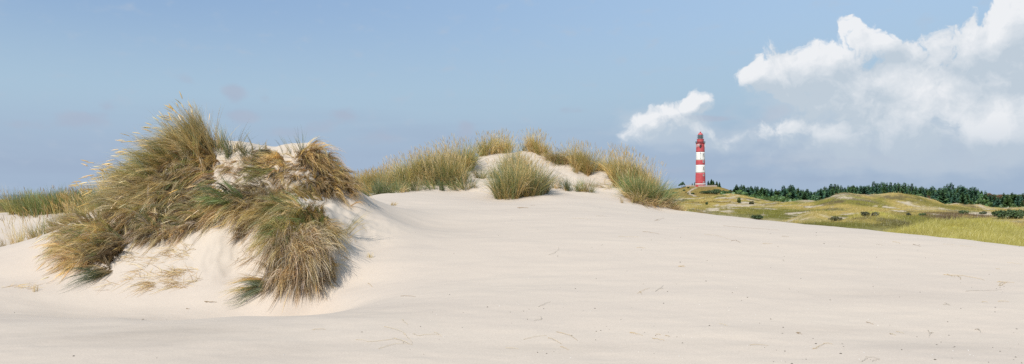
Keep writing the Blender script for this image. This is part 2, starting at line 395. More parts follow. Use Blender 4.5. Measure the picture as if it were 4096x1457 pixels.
def ell(x, y, px, py, d, rx, ry, rot=0.0):
    """soft mask round a patch seen at px, depth d; rx along x, ry along depth (metres)"""
    cx = (px - CX) / F * d
    a, b = x - cx, y - d
    c, s = math.cos(rot), math.sin(rot)
    q = ((c * a + s * b) / rx) ** 2 + ((-s * a + c * b) / ry) ** 2
    return q
def hill_cols(x, y):
    """ground cover: straw-yellow marram, olive moss, heather, bare sand scars"""
    x = np.asarray(x); y = np.asarray(y)
    n1 = fbm(x / 14, y / 20, 51, 5, 0.6); n2 = fbm(x / 5, y / 9, 61, 4, 0.6); n3 = fbm(x / 40, y / 40, 71, 3)
    straw = np.array([0.46, 0.345, 0.11]); olive = np.array([0.235, 0.215, 0.045]); brown = np.array([0.15, 0.11, 0.065]); sandc = np.array([0.56, 0.47, 0.35]); gold = np.array([0.30, 0.205, 0.065])
    f = sstep(-0.18, 0.30, n1 + 0.4 * n3)[..., None]
    c = straw * (1 - f) + olive * f
    f = (sstep(0.04, 0.38, n2 + 0.5 * n1) * 0.75)[..., None]
    c = c * (1 - f) + brown * f
    # lighthouse hill is browner
    k = sstep(400, 480, y)[..., None] * 0.7
    c = c * (1 - k) + gold * k
    # lusher yellow-green marram on the nearest rise and on the round knoll, dark moss in the hollows between
    k = (1 - sstep(62, 68, y + 3 * n2)) * 0.8
    k = np.maximum(k, 0.75 * np.exp(-ell(x, y, 3490, 0, 103, 8, 9) ** 2))[..., None]
    c = c * (1 - k) + (np.array([0.46, 0.40, 0.085]) * (1 + 0.25 * n1[..., None])) * k
    k = np.maximum(0.85 * np.exp(-ell(x, y, 3430, 0, 80, 14, 12) ** 2), 0.75 * np.exp(-ell(x, y, 3120, 0, 150, 11, 22) ** 2))
    k = np.maximum(k, 0.75 * np.exp(-ell(x, y, 3650, 0, 132, 14, 16) ** 2))
    k = np.maximum(k, 0.6 * np.exp(-ell(x, y, 2950, 0, 190, 22, 16) ** 2))
    k = np.maximum(k, 0.7 * np.exp(-ell(x, y, 3800, 0, 205, 12, 14) ** 2))[..., None]
    c = c * (1 - k) + np.array([0.165, 0.155, 0.028]) * k
    # heather flat on the right
    h = np.exp(-ell(x, y, 4080, 0, 138, 16, 26) ** 2) * sstep(-0.35, 0.1, n2 + 0.2)
    c = c * (1 - h[..., None]) + np.array([0.13, 0.075, 0.05]) * h[..., None]
    # bare sand scars
    sc = sstep(0.27, 0.45, n2 * 0.8 + fbm(x / 9, y / 9, 81, 4, 0.65) * 0.8) * sstep(95, 125, y) * (1 - sstep(380, 430, y))
    for (px, d, rx, ry, st) in ((3290, 118, 5.5, 9, 0.55), (3430, 233, 6, 10, 0.6), (3640, 240, 5, 5, 1.0), (3560, 243, 6, 5, 0.6), (3230, 258, 5, 9, 0.7), (3130, 236, 6, 5, 0.7), (3030, 140, 7, 9, 0.5), (3780, 185, 6, 12, 0.7),
                              (3810, 243, 4, 4, 0.9), (4090, 236, 11, 8, 0.9), (2960, 150, 6, 8, 0.4), (3570, 82, 3, 3, 0.45), (3360, 222, 3, 14, 0.5)):
        q = ell(x, y, px, 0, d, rx, ry)
        sc = np.maximum(sc, st * np.exp(-q) * sstep(-0.3, 0.25, n2 + 0.25))
    blow = 1 - sstep(0.75, 1.1, ell(x, y, 3192, 0, 173, 2.6, 8.5, -0.22) + 0.5 * n2)
    sc = np.clip(np.maximum(sc, blow), 0, 1)
    c = c * (1 - sc[..., None]) + sandc * sc[..., None]
    return c, sc
hc, hscar = hill_cols(hx, hy)

def hill_mat():
    m, nt, out = new_mat("dune_ground")
    N = nt.nodes.new; L = nt.links.new
    a = N("ShaderNodeAttribute"); a.attribute_name = "Col"
    geo = N("ShaderNodeNewGeometry")
    n = N("ShaderNodeTexNoise"); n.inputs["Scale"].default_value = 1.1; n.inputs["Detail"].default_value = 7; n.inputs["Roughness"].default_value = 0.65
    L(geo.outputs["Position"], n.inputs["Vector"])
    r = N("ShaderNodeValToRGB"); r.color_ramp.elements[0].position = 0.33; r.color_ramp.elements[1].position = 0.68
    r.color_ramp.elements[0].color = (0.62, 0.60, 0.55, 1); r.color_ramp.elements[1].color = (1.22, 1.2, 1.15, 1)
    L(n.outputs["Fac"], r.inputs["Fac"])
    mx = N("ShaderNodeMix"); mx.data_type = 'RGBA'; mx.blend_type = 'MULTIPLY'; mx.inputs["Factor"].default_value = 1
    L(a.outputs["Color"], mx.inputs["A"]); L(r.outputs["Color"], mx.inputs["B"])
    b = N("ShaderNodeBsdfPrincipled"); b.inputs["Roughness"].default_value = 0.95; b.inputs["Specular IOR Level"].default_value = 0.05
    L(mx.outputs["Result"], b.inputs["Base Color"])
    bp = N("ShaderNodeBump"); bp.inputs["Strength"].default_value = 0.8; bp.inputs["Distance"].default_value = 0.5
    L(n.outputs["Fac"], bp.inputs["Height"]); L(bp.outputs[0], b.inputs["Normal"])
    L(b.outputs[0], out.inputs[0])
    return m
M_HILL = hill_mat()
hills = np_obj("dune_hills", np.stack([hx, hy, hzv], 1), grid_faces(nu, nd), M_HILL, cols=hc, smooth=True)
tag(hills, "rolling grass covered dunes and heath behind the sand", None, None, "structure")

# the plain that runs to the horizon
gv = []; gf = []
rr = [0.5, 400, 1000, 2500, 6000, 15000, 40000]; na = 96
for r_ in rr:
    for k in range(na):
        a_ = 2 * math.pi * k / na
        gv.append((r_ * math.cos(a_), r_ * math.sin(a_), -9.5))
for i in range(len(rr) - 1):
    for k in range(na):
        gf.append((i * na + k, (i + 1) * na + k, (i + 1) * na + (k + 1) % na, i * na + (k + 1) % na))
gfaces = np.array(gf)
plain = np_obj("ground", np.array(gv), gfaces, plain_mat("plain", (0.16, 0.16, 0.07), 0.95, 0.05, 0.3, 0.02))
tag(plain, "flat ground that runs out to the horizon", None, None, "structure")

# the sea beyond the dunes on the left
sv = []; sf = []; sr = [420, 1500, 6000, 38000]; an = np.linspace(R(92), R(150), 25)
for r_ in sr:
    for a_ in an: sv.append((r_ * math.cos(a_), r_ * math.sin(a_), -6.4))
sm, snt, sout = new_mat("sea_water")
sb = snt.nodes.new("ShaderNodeBsdfPrincipled"); sb.inputs["Base Color"].default_value = (0.05, 0.10, 0.16, 1); sb.inputs["Roughness"].default_value = 0.22; sb.inputs["IOR"].default_value = 1.33
sn = snt.nodes.new("ShaderNodeTexNoise"); sn.inputs["Scale"].default_value = 0.05; sn.inputs["Detail"].default_value = 6
sg = snt.nodes.new("ShaderNodeNewGeometry"); snt.links.new(sg.outputs["Position"], sn.inputs["Vector"])
sbp = snt.nodes.new("ShaderNodeBump"); sbp.inputs["Strength"].default_value = 0.3; sbp.inputs["Distance"].default_value = 1.0
snt.links.new(sn.outputs["Fac"], sbp.inputs["Height"]); snt.links.new(sbp.outputs[0], sb.inputs["Normal"]); snt.links.new(sb.outputs[0], sout.inputs[0])
sea = np_obj("water", np.array(sv), grid_faces(25, 4), sm)
tag(sea, "flat grey blue sea behind the dunes on the left", None, None, "structure")

# path up the lighthouse hill
hill_cast = lambda px, py, a=30, b=640, st=0.5: cast(px, py, a, b, st, hill)[0]
pts = [(2788, 750.5), (2779, 754.5), (2768, 760), (2759, 765.5), (2754.5, 770), (2755.5, 774), (2761, 778), (2770, 782), (2780, 785.5), (2792, 789)]
ctr = []
for px, py in pts:
    h = hill_cast(px, py, 430, 640)
    if len(h): ctr.append(h[0])
ctr = np.array(ctr)
def resample(P, n):
    s = np.concatenate([[0], np.cumsum(np.linalg.norm(np.diff(P, axis=0), axis=1))])
    t = np.linspace(0, s[-1], n)
    return np.stack([np.interp(t, s, P[:, k]) for k in range(P.shape[1])], 1)
ctr = resample(ctr, 80)
ker = np.ones(7) / 7
for k in range(2):
    e = np.pad(ctr[:, k], 3, mode='edge'); ctr[:, k] = np.convolve(e, ker, 'valid')
tn = norm(np.gradient(ctr[:, :2], axis=0)); sd = np.stack([-tn[:, 1], tn[:, 0]], 1)
pv = []
for o in np.linspace(-1.15, 1.15, 7):
    xy = ctr[:, :2] + sd * (o + 0.15 * fbm(np.arange(80) / 5, np.full(80, o), 3, 2))[:, None]
    z = hill(xy[:, 0], xy[:, 1]) + 0.12
    pv.append(np.concatenate([xy, z[:, None]], 1))
pv = np.concatenate(pv)
path = np_obj("path", pv, grid_faces(80, 7), plain_mat("path_sand", (0.40, 0.32, 0.22), 0.95, 0.05, 0.18, 0.8), smooth=True)
tag(path, "pale sandy path that winds up the hill to the lighthouse", None, None, "structure")

# ------------------------------------------------------------------ lighthouse
LD = 548.0
LX = (2801.5 - CX) / F * LD
LZ = float(hill(LX, LD)) - 0.25
LBASE = H - (745.0 - HY) / F * LD
mpp = LD / F
def lathe(profile, n=48, cx=0.0, cy=0.0, close=True):
    v = []; f = []
    for r_, z in profile:
        for k in range(n):
            a_ = 2 * math.pi * k / n
            v.append((cx + r_ * math.cos(a_), cy + r_ * math.sin(a_), z))
    m_ = len(profile)
    for i in range(m_ - 1):
        for k in range(n):
            f.append((i * n + k, i * n + (k + 1) % n, (i + 1) * n + (k + 1) % n, (i + 1) * n + k))
    me_f = [tuple(q) for q in f]
    if close:
        me_f.append(tuple(range(n))[::-1]); me_f.append(tuple((m_ - 1) * n + k for k in range(n)))
    return v, me_f
class MB:
    def __init__(s): s.v = []; s.f = []
    def add(s, v, f):
        o = len(s.v); s.v += [tuple(p) for p in v]; s.f += [tuple(i + o for i in q) for q in f]; return s
    def box(s, c, size, rotz=0.0):
        x, y, z = [q / 2 for q in size]; M = Matrix.Rotation(rotz, 3, 'Z')
        v = [M @ Vector((sx * x, sy * y, sz * z)) + Vector(c) for sx in (-1, 1) for sy in (-1, 1) for sz in (-1, 1)]
        return s.add(v, [(0, 1, 3, 2), (4, 6, 7, 5), (0, 4, 5, 1), (2, 3, 7, 6), (0, 2, 6, 4), (1, 5, 7, 3)])
    def tube(s, pts, r0, r1=None, n=6):
        r1 = r0 if r1 is None else r1
        P = [Vector(p) for p in pts]; m_ = len(P); v = []; f = []
        for i, p in enumerate(P):
            t = (P[min(i + 1, m_ - 1)] - P[max(i - 1, 0)]).normalized()
            a_ = t.cross(Vector((0.31, 0.2, 0.93))).normalized(); b_ = t.cross(a_)
            r_ = r0 + (r1 - r0) * i / max(1, m_ - 1)
            for k in range(n):
                q = 2 * math.pi * k / n
                v.append(p + a_ * (r_ * math.cos(q)) + b_ * (r_ * math.sin(q)))
        for i in range(m_ - 1):
            for k in range(n):
                f.append((i * n + k, i * n + (k + 1) % n, (i + 1) * n + (k + 1) % n, (i + 1) * n + k))
        f.append(tuple(range(n))[::-1]); f.append(tuple((m_ - 1) * n + k for k in range(n)))
        return s.add(v, f)
    def build(s, name, mat, parent=None, smooth=False):
        me = bpy.data.meshes.new(name); me.from_pydata(s.v, [], s.f); me.materials.append(mat)
        if smooth:
            for p in me.polygons: p.use_smooth = True
        me.update()
        return link(bpy.data.objects.new(name, me), parent)
def part(o, label=None):
    if label: o["label"] = label
    return o

M_RED = plain_mat("lighthouse_red", (0.50, 0.085, 0.095), 0.55, 0.3, 0.12, 0.5)
M_RED2 = plain_mat("lantern_red", (0.55, 0.10, 0.105), 0.45, 0.35, 0.1, 0.8)
M_WHITE = plain_mat("lighthouse_white", (0.80, 0.79, 0.76), 0.6, 0.3, 0.05, 0.5)
M_DARK = plain_mat("dark_iron", (0.035, 0.035, 0.04), 0.5, 0.4, 0.2, 2)
M_STEEL = plain_mat("grey_steel", (0.30, 0.31, 0.33), 0.45, 0.5, 0.15, 2)
gm, gnt, gout = new_mat("lantern_glass")
gb = gnt.nodes.new("ShaderNodeBsdfPrincipled"); gb.inputs["Base Color"].default_value = (0.30, 0.38, 0.40, 1)
gb.inputs["Roughness"].default_value = 0.12; gb.inputs["Transmission Weight"].default_value = 0.55; gb.inputs["IOR"].default_value = 1.3
gnt.links.new(gb.outputs[0], gout.inputs[0])

lh = empty("lighthouse", (LX, LD, LBASE), "tall red and white banded lighthouse with a red domed lantern on the grassy hill", "lighthouse")
hgt = lambda py: (745.0 - py) * mpp
rw = lambda w: w * mpp / 2
# tower radius between plinth ledge and corbel (slightly waisted taper)
def trad(z):
    t = (z - hgt(735)) / (hgt(574) - hgt(735))
    t = min(1, max(0, t))
    return rw(38.4) * (1 - t) + rw(32.4) * t + 0.12 * (1 - t) ** 4
def band(name, y0, y1, mat, lab=None, extra=0.0):
    z0, z1 = hgt(y0), hgt(y1)
    prof = [(trad(z0 + (z1 - z0) * i / 8) + extra, z0 + (z1 - z0) * i / 8) for i in range(9)]
    v, f = lathe(prof); return part(MB().add(v, f).build(name, mat, lh, True), lab)
v, f = lathe([(rw(41.5), -1.2), (rw(41.5), hgt(738.5))]); part(MB().add(v, f).build("plinth", M_RED, lh, False), "red round base below the white ledge")
v, f = lathe([(rw(41.5) + .02, hgt(738.5)), (rw(43.5), hgt(738)), (rw(43.5), hgt(736)), (rw(39.5), hgt(735))]); MB().add(v, f).build("ledge", M_WHITE, lh)
band("red_band", 735, 692, M_RED, "wide lowest red band of the tower")
band("white_band", 692, 660.5, M_WHITE, "lower white band of the tower")
band("red_band", 660.5, 641.7, M_RED, "narrow middle red band of the tower")
band("white_band", 641.7, 609.5, M_WHITE, "upper white band of the tower")
band("red_band", 609.5, 578, M_RED, "topmost red band below the gallery")
v, f = lathe([(rw(32.6), hgt(578)), (rw(34.0), hgt(577)), (rw(33.2), hgt(576)), (rw(33.6), hgt(575)), (rw(36.6), hgt(573.4))]); MB().add(v, f).build("corbel", M_RED, lh)
gal = MB().add(*lathe([(rw(36.9), hgt(573.4)), (rw(38.0), hgt(573.2)), (rw(38.0), hgt(572.2)), (rw(36), hgt(572.1))])).build("gallery", M_DARK, lh)
rl = MB()
for k in range(36):
    a_ = 2 * math.pi * k / 36; x_, y_ = rw(37.4) * math.cos(a_), rw(37.4) * math.sin(a_)
    rl.tube([(x_, y_, hgt(572.2)), (x_, y_, hgt(566))], 0.05, n=5)
for py in (566, 568, 570):
    ring = [(rw(37.4) * math.cos(2 * math.pi * k / 48), rw(37.4) * math.sin(2 * math.pi * k / 48), hgt(py)) for k in range(49)]
    rl.tube(ring, 0.045, n=5)
rl.build("railing", M_DARK, gal)
v, f = lathe([(rw(27), hgt(572.0)), (rw(27), hgt(559)), (rw(28.6), hgt(558.6)), (rw(28.6), hgt(557)), (rw(20), hgt(556.8))]); part(MB().add(v, f).build("watch_room", M_RED2, lh), "red drum between gallery and lantern")
lan = MB().add(*lathe([(rw(18.6), hgt(556.7)), (rw(18.6), hgt(540))], 24, close=False)).build("lantern_glazing", gm, lh)
lb = MB()
for k in range(12):
    a_ = 2 * math.pi * k / 12; lb.tube([(rw(19) * math.cos(a_), rw(19) * math.sin(a_), hgt(556.8)), (rw(19) * math.cos(a_), rw(19) * math.sin(a_), hgt(540))], 0.055, n=5)
for py in (551, 545.5):
    lb.tube([(rw(19) * math.cos(2 * math.pi * k / 24), rw(19) * math.sin(2 * math.pi * k / 24), hgt(py)) for k in range(25)], 0.045, n=5)
lb.build("glazing_bars", M_DARK, lan)
v, f = lathe([(0.3, hgt(556)), (0.75, hgt(553)), (0.8, hgt(546)), (0.45, hgt(543)), (0.1, hgt(541.5))], 20); part(MB().add(v, f).build("lens", M_STEEL, lh, True), "pale lens behind the lantern glass")
cg = MB()
for k in range(16):
    a_ = 2 * math.pi * k / 16; cg.tube([(rw(25.4) * math.cos(a_), rw(25.4) * math.sin(a_), hgt(557)), (rw(25.4) * math.cos(a_), rw(25.4) * math.sin(a_), hgt(541))], 0.03, n=4)
for py in (541.2, 550):
    cg.tube([(rw(25.4) * math.cos(2 * math.pi * k / 32), rw(25.4) * math.sin(2 * math.pi * k / 32), hgt(py)) for k in range(33)], 0.035, n=4)
part(cg.build("lantern_cage", M_DARK, lh), "thin dark rails round the lantern")
prof = [(rw(18.9), hgt(540)), (rw(19.4), hgt(539.6)), (rw(18.6), hgt(539))]
for i in range(1, 8):
    a_ = i / 8 * math.pi / 2; prof.append((rw(18.2) * math.cos(a_) ** 0.9, hgt(539) + (hgt(531.5) - hgt(539)) * math.sin(a_)))
prof += [(0.42, hgt(531.6)), (0.42, hgt(530.4)), (0.62, hgt(529.6)), (0.66, hgt(528.6)), (0.45, hgt(527.7)), (0.08, hgt(527.4)), (0.05, hgt(525.2))]
dome = MB().add(*lathe(prof, 32)).build("dome", M_RED2, lh, True)
# windows facing the sea side of the stair
wa_ = math.asin(0.43)
for py, lab in ((619, "window in the upper white band"), (646.5, "window in the narrow red band"), (673.5, "window in the lower white band"), (700.5, "window high in the lowest red band"), (731.5, "window just above the white ledge")):
    z = hgt(py); r_ = trad(z) + 0.02
    c = (r_ * math.sin(wa_), -r_ * math.cos(wa_), z)
    fr = part(MB().box(c, (0.95, 0.22, 1.75), wa_).build("window", M_WHITE, lh), lab)
    c2 = ((r_ + 0.1) * math.sin(wa_) - 0.12 * math.cos(wa_), -(r_ + 0.1) * math.cos(wa_) - 0.12 * math.sin(wa_), z + 0.1)
    MB().box(c2, (0.55, 0.12, 1.3), wa_).build("pane", M_DARK, fr)
    c3 = ((r_ + 0.06) * math.sin(wa_), -(r_ + 0.06) * math.cos(wa_), z - 1.0)
    MB().box(c3, (1.15, 0.34, 0.14), wa_).build("sill", M_STEEL, fr)
# aerials and their cable below the gallery
ant = []
for dx, py, hh, ww in ((-9.5, 582, 2.0, .4), (-6.5, 585, 1.6, .5), (-2.2, 583, 1.9, .7), (-5.0, 589, 1.1, 1.0), (-15.6, 584, 2.2, .35), (15.6, 584, 2.3, .4), (-12.5, 580, 1.0, .3)):
    r_ = trad(hgt(py)) + 0.38; a_ = math.asin(max(-1, min(1, dx * mpp / r_)))
    o = MB().box((r_ * math.sin(a_), -r_ * math.cos(a_), hgt(py)), (ww, 0.28, hh), a_)
    o.box(((r_ - .25) * math.sin(a_), -(r_ - .25) * math.cos(a_), hgt(py) + 0.2), (0.12, 0.5, 0.12), a_)
    ob = o.build("aerial", M_DARK if dx in (-6.5, -5.0, -2.2) else M_WHITE, lh)
    if dx == 15.6: part(ob, "pale aerial on the right edge below the gallery")
r_ = trad(hgt(600)); a_ = math.asin(-3.9 * mpp / r_)
cb = MB().tube([((trad(hgt(py)) + 0.09) * math.sin(a_), -(trad(hgt(py)) + 0.09) * math.cos(a_), hgt(py)) for py in (588, 600, 612, 624, 634)], 0.06, n=5)
cb.box(((trad(hgt(613)) + .2) * math.sin(a_), -(trad(hgt(613)) + .2) * math.cos(a_), hgt(613)), (0.5, 0.2, 0.5), a_)
cb.box(((trad(hgt(635)) + .2) * math.sin(a_), -(trad(hgt(635)) + .2) * math.cos(a_), hgt(635)), (0.35, 0.2, 0.45), a_)
cb.build("cable", M_STEEL, lh)

# picket fence round the yard, open where the path arrives
M_FENCE = plain_mat("weathered_pickets", (0.50, 0.41, 0.35), 0.8, 0.15, 0.15, 3)
def fence(a, b, label):
    (pxa, da), (pxb, db) = a, b
    xa, xb = (pxa - CX) / F * da, (pxb - CX) / F * db
    n = int(math.hypot(xb - xa, db - da) / 0.21)
    root = empty("picket_fence", (xa, da, float(hill(xa, da))), label, "fence")
    mb = MB(); rail = MB(); posts = []
    top = []
    for i in range(n + 1):
        t = i / n; x, y = xa + (xb - xa) * t - xa, da + (db - da) * t - da
        z = float(hill(x + xa, y + da)) - root.location.z
        mb.box((x, y, z + 0.58 + 0.05 * random.uniform(-1, 1)), (0.13, 0.04, 1.2), 0)
        if i % 8 == 0: posts.append((x, y + 0.12, z)); top.append((x, y + 0.06, z))
    mb.build("picket_panel", M_FENCE, root)
    for k in (0.35, 0.95):
        rail = MB().tube([(p[0], p[1], p[2] + k) for p in top], 0.05, n=4); rail.build("rail", M_FENCE, root)
    for p in posts:
        MB().box((p[0], p[1], p[2] + 0.55), (0.14, 0.14, 1.3)).build("post", M_FENCE, root)
fence((2739, 541.5), (2782, 541.0), "pale picket fence stretch between the windswept pine and the path")
fence((2794, 541.0), (2868, 541.5), "pale picket fence stretch in front of the red tower base")
# ------------------------------------------------------------------ trees and scrub
def leaf_cards(P, size, nrm=None, cols=None, elong=1.6):
    """small leaf / needle-spray faces at points P"""
    n = len(P)
    a = norm(rng.normal(size=(n, 3))) if nrm is None else nrm
    b = norm(np.cross(a, rng.normal(size=(n, 3))))
    s = (size * rng.uniform(0.6, 1.4, n))[:, None]
    v = np.stack([P - a * s * elong * .5 - b * s * .5, P - a * s * .2 + b * s * .55, P + a * s * elong * .5 + b * s * 0.1, P + a * s * .1 - b * s * .5], 1).reshape(-1, 3)
    f = np.arange(4 * n).reshape(n, 4)
    c = None if cols is None else np.repeat(cols, 4, axis=0)
    return v, f, c

def spruce_mesh(h, rbase, seed, base, sparse=1.0):
    g = np.random.default_rng(seed)
    V = []; Fq = []; C = []; nv = 0
    z = h * 0.06
    while z < h * 0.985:
        t = z / h
        r = rbase * (1 - t) ** 0.68 * (0.85 + 0.3 * g.random()) + 0.10
        k = max(4, int((7 + g.integers(0, 3)) * sparse * (0.6 + 0.4 * (1 - t)) + 1))
        a0 = g.random() * 6.3
        for j in range(k):
            a = a0 + 2 * math.pi * j / k + g.normal() * 0.25
            L = r * g.uniform(0.55, 1.2)
            up = 0.25 * L * (t * 1.6 - 0.55) + g.normal() * 0.05
            di = np.array([math.cos(a), math.sin(a), 0]); sd = np.array([-math.sin(a), math.cos(a), 0])
            p0 = np.array([0, 0, z]); p1 = p0 + di * L * 0.55 + np.array([0, 0, up * 0.5 - 0.03 * L]); p2 = p0 + di * L + np.array([0, 0, up + 0.06 * L])
            wdt = L * g.uniform(0.24, 0.42) + 0.07
            col = base * g.uniform(0.7, 1.35) * np.array([g.uniform(.85, 1.2), 1, g.uniform(.85, 1.15)])
            hang = np.array([0, 0, -wdt * g.uniform(.3, .8)])
            q = [p0, p1 - sd * wdt + hang, p2, p1 + sd * wdt + hang]
            V += q; C += [col] * 4; Fq.append((nv, nv + 1, nv + 2, nv + 3)); nv += 4
            q = [p0, p1 + hang * 1.3 + di * 0.05, p2, p1 + np.array([0, 0, wdt * .35])]
            V += q; C += [col * 0.9] * 4; Fq.append((nv, nv + 1, nv + 2, nv + 3)); nv += 4
        z += h * 0.028 * g.uniform(0.7, 1.3)
    # leader
    V += [np.array([-.05, 0, h * .95]), np.array([.05, 0, h * .95]), np.array([0.02, 0, h * 1.01]), np.array([-0.02, 0.03, h * 1.01])]; C += [base] * 4; Fq.append((nv, nv + 1, nv + 2, nv + 3))
    return np.array(V), np.array(Fq), np.array(C)

def crown_mesh(blobs, n, size, base, seed, var=0.35):
    """leaf clumps spread over several uneven lobes; blobs = (cx,cy,cz,rx,ry,rz)"""
    g = np.random.default_rng(seed)
    P = []; C = []
    vol = np.array([b[3] * b[4] + b[3] * b[5] for b in blobs]); vol = vol / vol.sum()
    for b, w_ in zip(blobs, vol):
        m = max(8, int(n * w_))
        d = norm(g.normal(size=(m, 3))); r_ = g.uniform(0.25, 1, m) ** 0.45
        p = d * r_[:, None] * np.array(b[3:]) + np.array(b[:3])
        tone = g.uniform(0.8, 1.2)
        P.append(p); C.append(base * (tone * g.uniform(1 - var, 1 + var, m))[:, None] * np.stack([g.uniform(.85, 1.2, m), np.ones(m), g.uniform(.8, 1.2, m)], 1))
    P = np.concatenate(P); C = np.concatenate(C)
    return leaf_cards(P, size, None, C)

def trunk_mesh(h, r0, lean=(0, 0), n=7):
    mb = MB(); mb.tube([(lean[0] * t * t, lean[1] * t * t, h * t - 0.3) for t in (0, .25, .5, .75, 1.0)], r0, r0 * 0.25, n)
    me = bpy.data.meshes.new("trunk"); me.from_pydata(mb.v, [], mb.f); me.materials.append(M_BARK); return me

def tree(name, loc, label, cat, trunk_me, crown_me, s=1.0, rz=0.0, group=None, sz=None):
    o = empty(name, loc, label, cat, group)
    o.rotation_euler = (0, 0, rz); o.scale = (s, s, sz or s)
    link(bpy.data.objects.new("trunk", trunk_me), o); link(bpy.data.objects.new("crown", crown_me), o)
    return o

BLUEG = np.array([0.080, 0.168, 0.105]); DKG = np.array([0.088, 0.172, 0.078]); MIDG = np.array([0.105, 0.180, 0.060]); RUST = np.array([0.185, 0.115, 0.060])
protos = {}
for key, base in (("blue", BLUEG), ("dark", DKG), ("green", MIDG)):
    protos[key] = []
    for i in range(3):
        v, f, c = spruce_mesh(10, (3.2, 3.8, 2.8)[i], 100 + i * 7 + len(key), base, (1.0, 1.15, 0.8)[i])
        protos[key].append(np_mesh("crown", v, f, M_NEEDLE, c))
SPR_TRUNK = trunk_mesh(9.3, 0.16)
def round_proto(seed, base, n=900):
    g = np.random.default_rng(seed); bl = []
    for k in range(9):
        a = g.random() * 6.3; r_ = g.uniform(0.3, 1.7)
        bl.append((r_ * math.cos(a), r_ * math.sin(a), g.uniform(2.5, 6.0), g.uniform(.8, 1.5), g.uniform(.8, 1.5), g.uniform(.6, 1.2)))
    return np_mesh("crown", *_o(crown_mesh(bl, n, 0.42, base, seed)))
def _o(t): return t[0], t[1], M_LEAF, t[2]
ROUND = {"rust": [round_proto(5, RUST), round_proto(6, RUST * np.array([1.1, .9, 1]))], "leafy": [round_proto(7, MIDG * 1.1), round_proto(8, DKG * 1.2)]}
RND_TRUNK = trunk_mesh(4.5, 0.16)

# skyline of the wood: (px, py of the tree tops)
sky_x = [2890, 2925, 2955, 2990, 3040, 3080, 3120, 3165, 3200, 3240, 3300, 3350, 3400, 3450, 3500, 3560, 3610, 3660, 3700, 3750, 3795, 3840, 3880, 3920, 3960, 4000, 4040, 4096, 4300]
sky_y = [755, 738, 722, 738, 742, 743, 745, 733, 745, 746, 736, 733, 735, 734, 728, 730, 735, 735, 735, 736, 733, 738, 745, 752, 760, 768, 765, 768, 772]
toplab = {"blue": "blue green", "dark": "dark green", "green": "grass green"}
def place_words(px):
    for a, b, t in ((0, 2990, "on the slope beside the lighthouse hill"), (2990, 3120, "behind the green thicket"), (3120, 3250, "behind the small sandy topped dune"), (3250, 3420, "behind the tallest straw dune"),
                    (3420, 3560, "behind the long dune crest"), (3560, 3720, "behind the dune with the sandy summit"), (3720, 3860, "behind the low saddle dune"), (3860, 3990, "behind the green end of the dunes"), (3990, 9999, "behind the eroded sand bank")):
        if a <= px < b: return t
count = {}
def spruce_at(px, d, topy, key, row):
    x = (px - CX) / F * d; zb = float(hill(x, d)) - 0.3
    ztop = H - (topy - HY) / F * d
    h = max(3.2, ztop - zb)
    i = int(rng.integers(0, 3)); sz = h / 10
    size = "tall" if h > 14 else ("middling" if h > 11 else "short")
    shape = ("slender", "broad", "gappy")[i]
    lab = f"{size} {toplab[key]} spruce {row} {place_words(px)}"
    s = sz ** 0.5 * rng.uniform(0.9, 1.45)
    tree("spruce_tree", (x, d, zb), lab, "tree", SPR_TRUNK, protos[key][i], s, rng.uniform(0, 6.3), "spruces of the wood behind the dunes", sz)
k = 0
rows = ((455, 2, 13, "on the skyline"), (425, 9, 14, "inside the wood"), (398, 22, 15, "in front"))
for ri, (d0, low, stp, words) in enumerate(rows):
    px = 2890 + ri * 5
    while px < 4180:
        d = d0 + rng.uniform(-9, 9) - (28 if px > 3750 else 0)
        if px < 2990: d += 30
        ty = np.interp(px, sky_x, sky_y) + low + abs(rng.normal()) * (8 if ri == 0 else 11) + 26 * max(-.3, float(fbm(np.array([px / 55.0]), np.array([ri * 9.3]), 12, 2)[0])) - (4 if rng.random() < 0.25 else 0)
        key = rng.choice(["blue", "dark", "green"], p=[.42, .38, .20])
        if ri < 2 or px > 2960:
            rust = (3935 < px < 4010 and ri == 0) or rng.random() < (0.05 if ri == 2 else 0.0)
            if rust or (rng.random() < 0.20 and ri == 2) or (rng.random() < 0.06 and ri < 2):
                x = (px - CX) / F * d; zb = float(hill(x, d)) - 0.3; hh = max(3.5, (H - (ty + (0 if ri == 0 else 10) - HY) / F * d) - zb)
                kk = "rust" if rust else "leafy"; j = int(rng.integers(0, 2))
                nm = "rusty half bare broadleaf tree" if kk == "rust" else "rounded green broadleaf tree"
                tree("broadleaf_tree", (x, d, zb), f"{'tall' if hh > 11 else 'low'} {nm} {words} {place_words(px)}", "tree", RND_TRUNK, ROUND[kk][j], hh / 7.2, rng.uniform(0, 6.3), "broadleaf trees among the spruces")
            else:
                spruce_at(px, d, ty, key, words)
        px += stp * rng.uniform(0.6, 1.4)

# spruces by the lighthouse
near_sp = [(2769, 732, 556, "blue", "small dark spruce just behind the tower, furthest from the red base"), (2779, 728, 556, "dark", "narrow dark spruce touching the tower's shaded foot"),
           (2833, 721, 553, "blue", "slim blue green spruce nearest the red tower base"), (2846, 716, 556, "dark", "tallest spruce behind the fence beside the tower"), (2853, 721, 554, "green", "full green spruce standing against the tallest one behind the fence"),
           (2867, 724, 556, "green", "pale green spruce behind the end of the picket fence"), (2878, 727, 550, "dark", "outer spruce just past the end of the picket fence"), (2861, 737, 555, "blue", "short spruce filling the gap behind the picket fence"), (2839, 735, 556, "green", "low spruce between the slim and the tallest one behind the fence")]
for px, ty, d, key, lab in near_sp:
    x = (px - CX) / F * d; zb = float(hill(x, d)) - 0.2; h = H - (ty - HY) / F * d - zb
    tree("spruce_tree", (x, d, zb), lab, "tree", SPR_TRUNK, protos[key][int(rng.integers(0, 3))], (h / 10) ** 0.75 * 0.85, rng.uniform(0, 6), "spruces beside the lighthouse", h / 10)

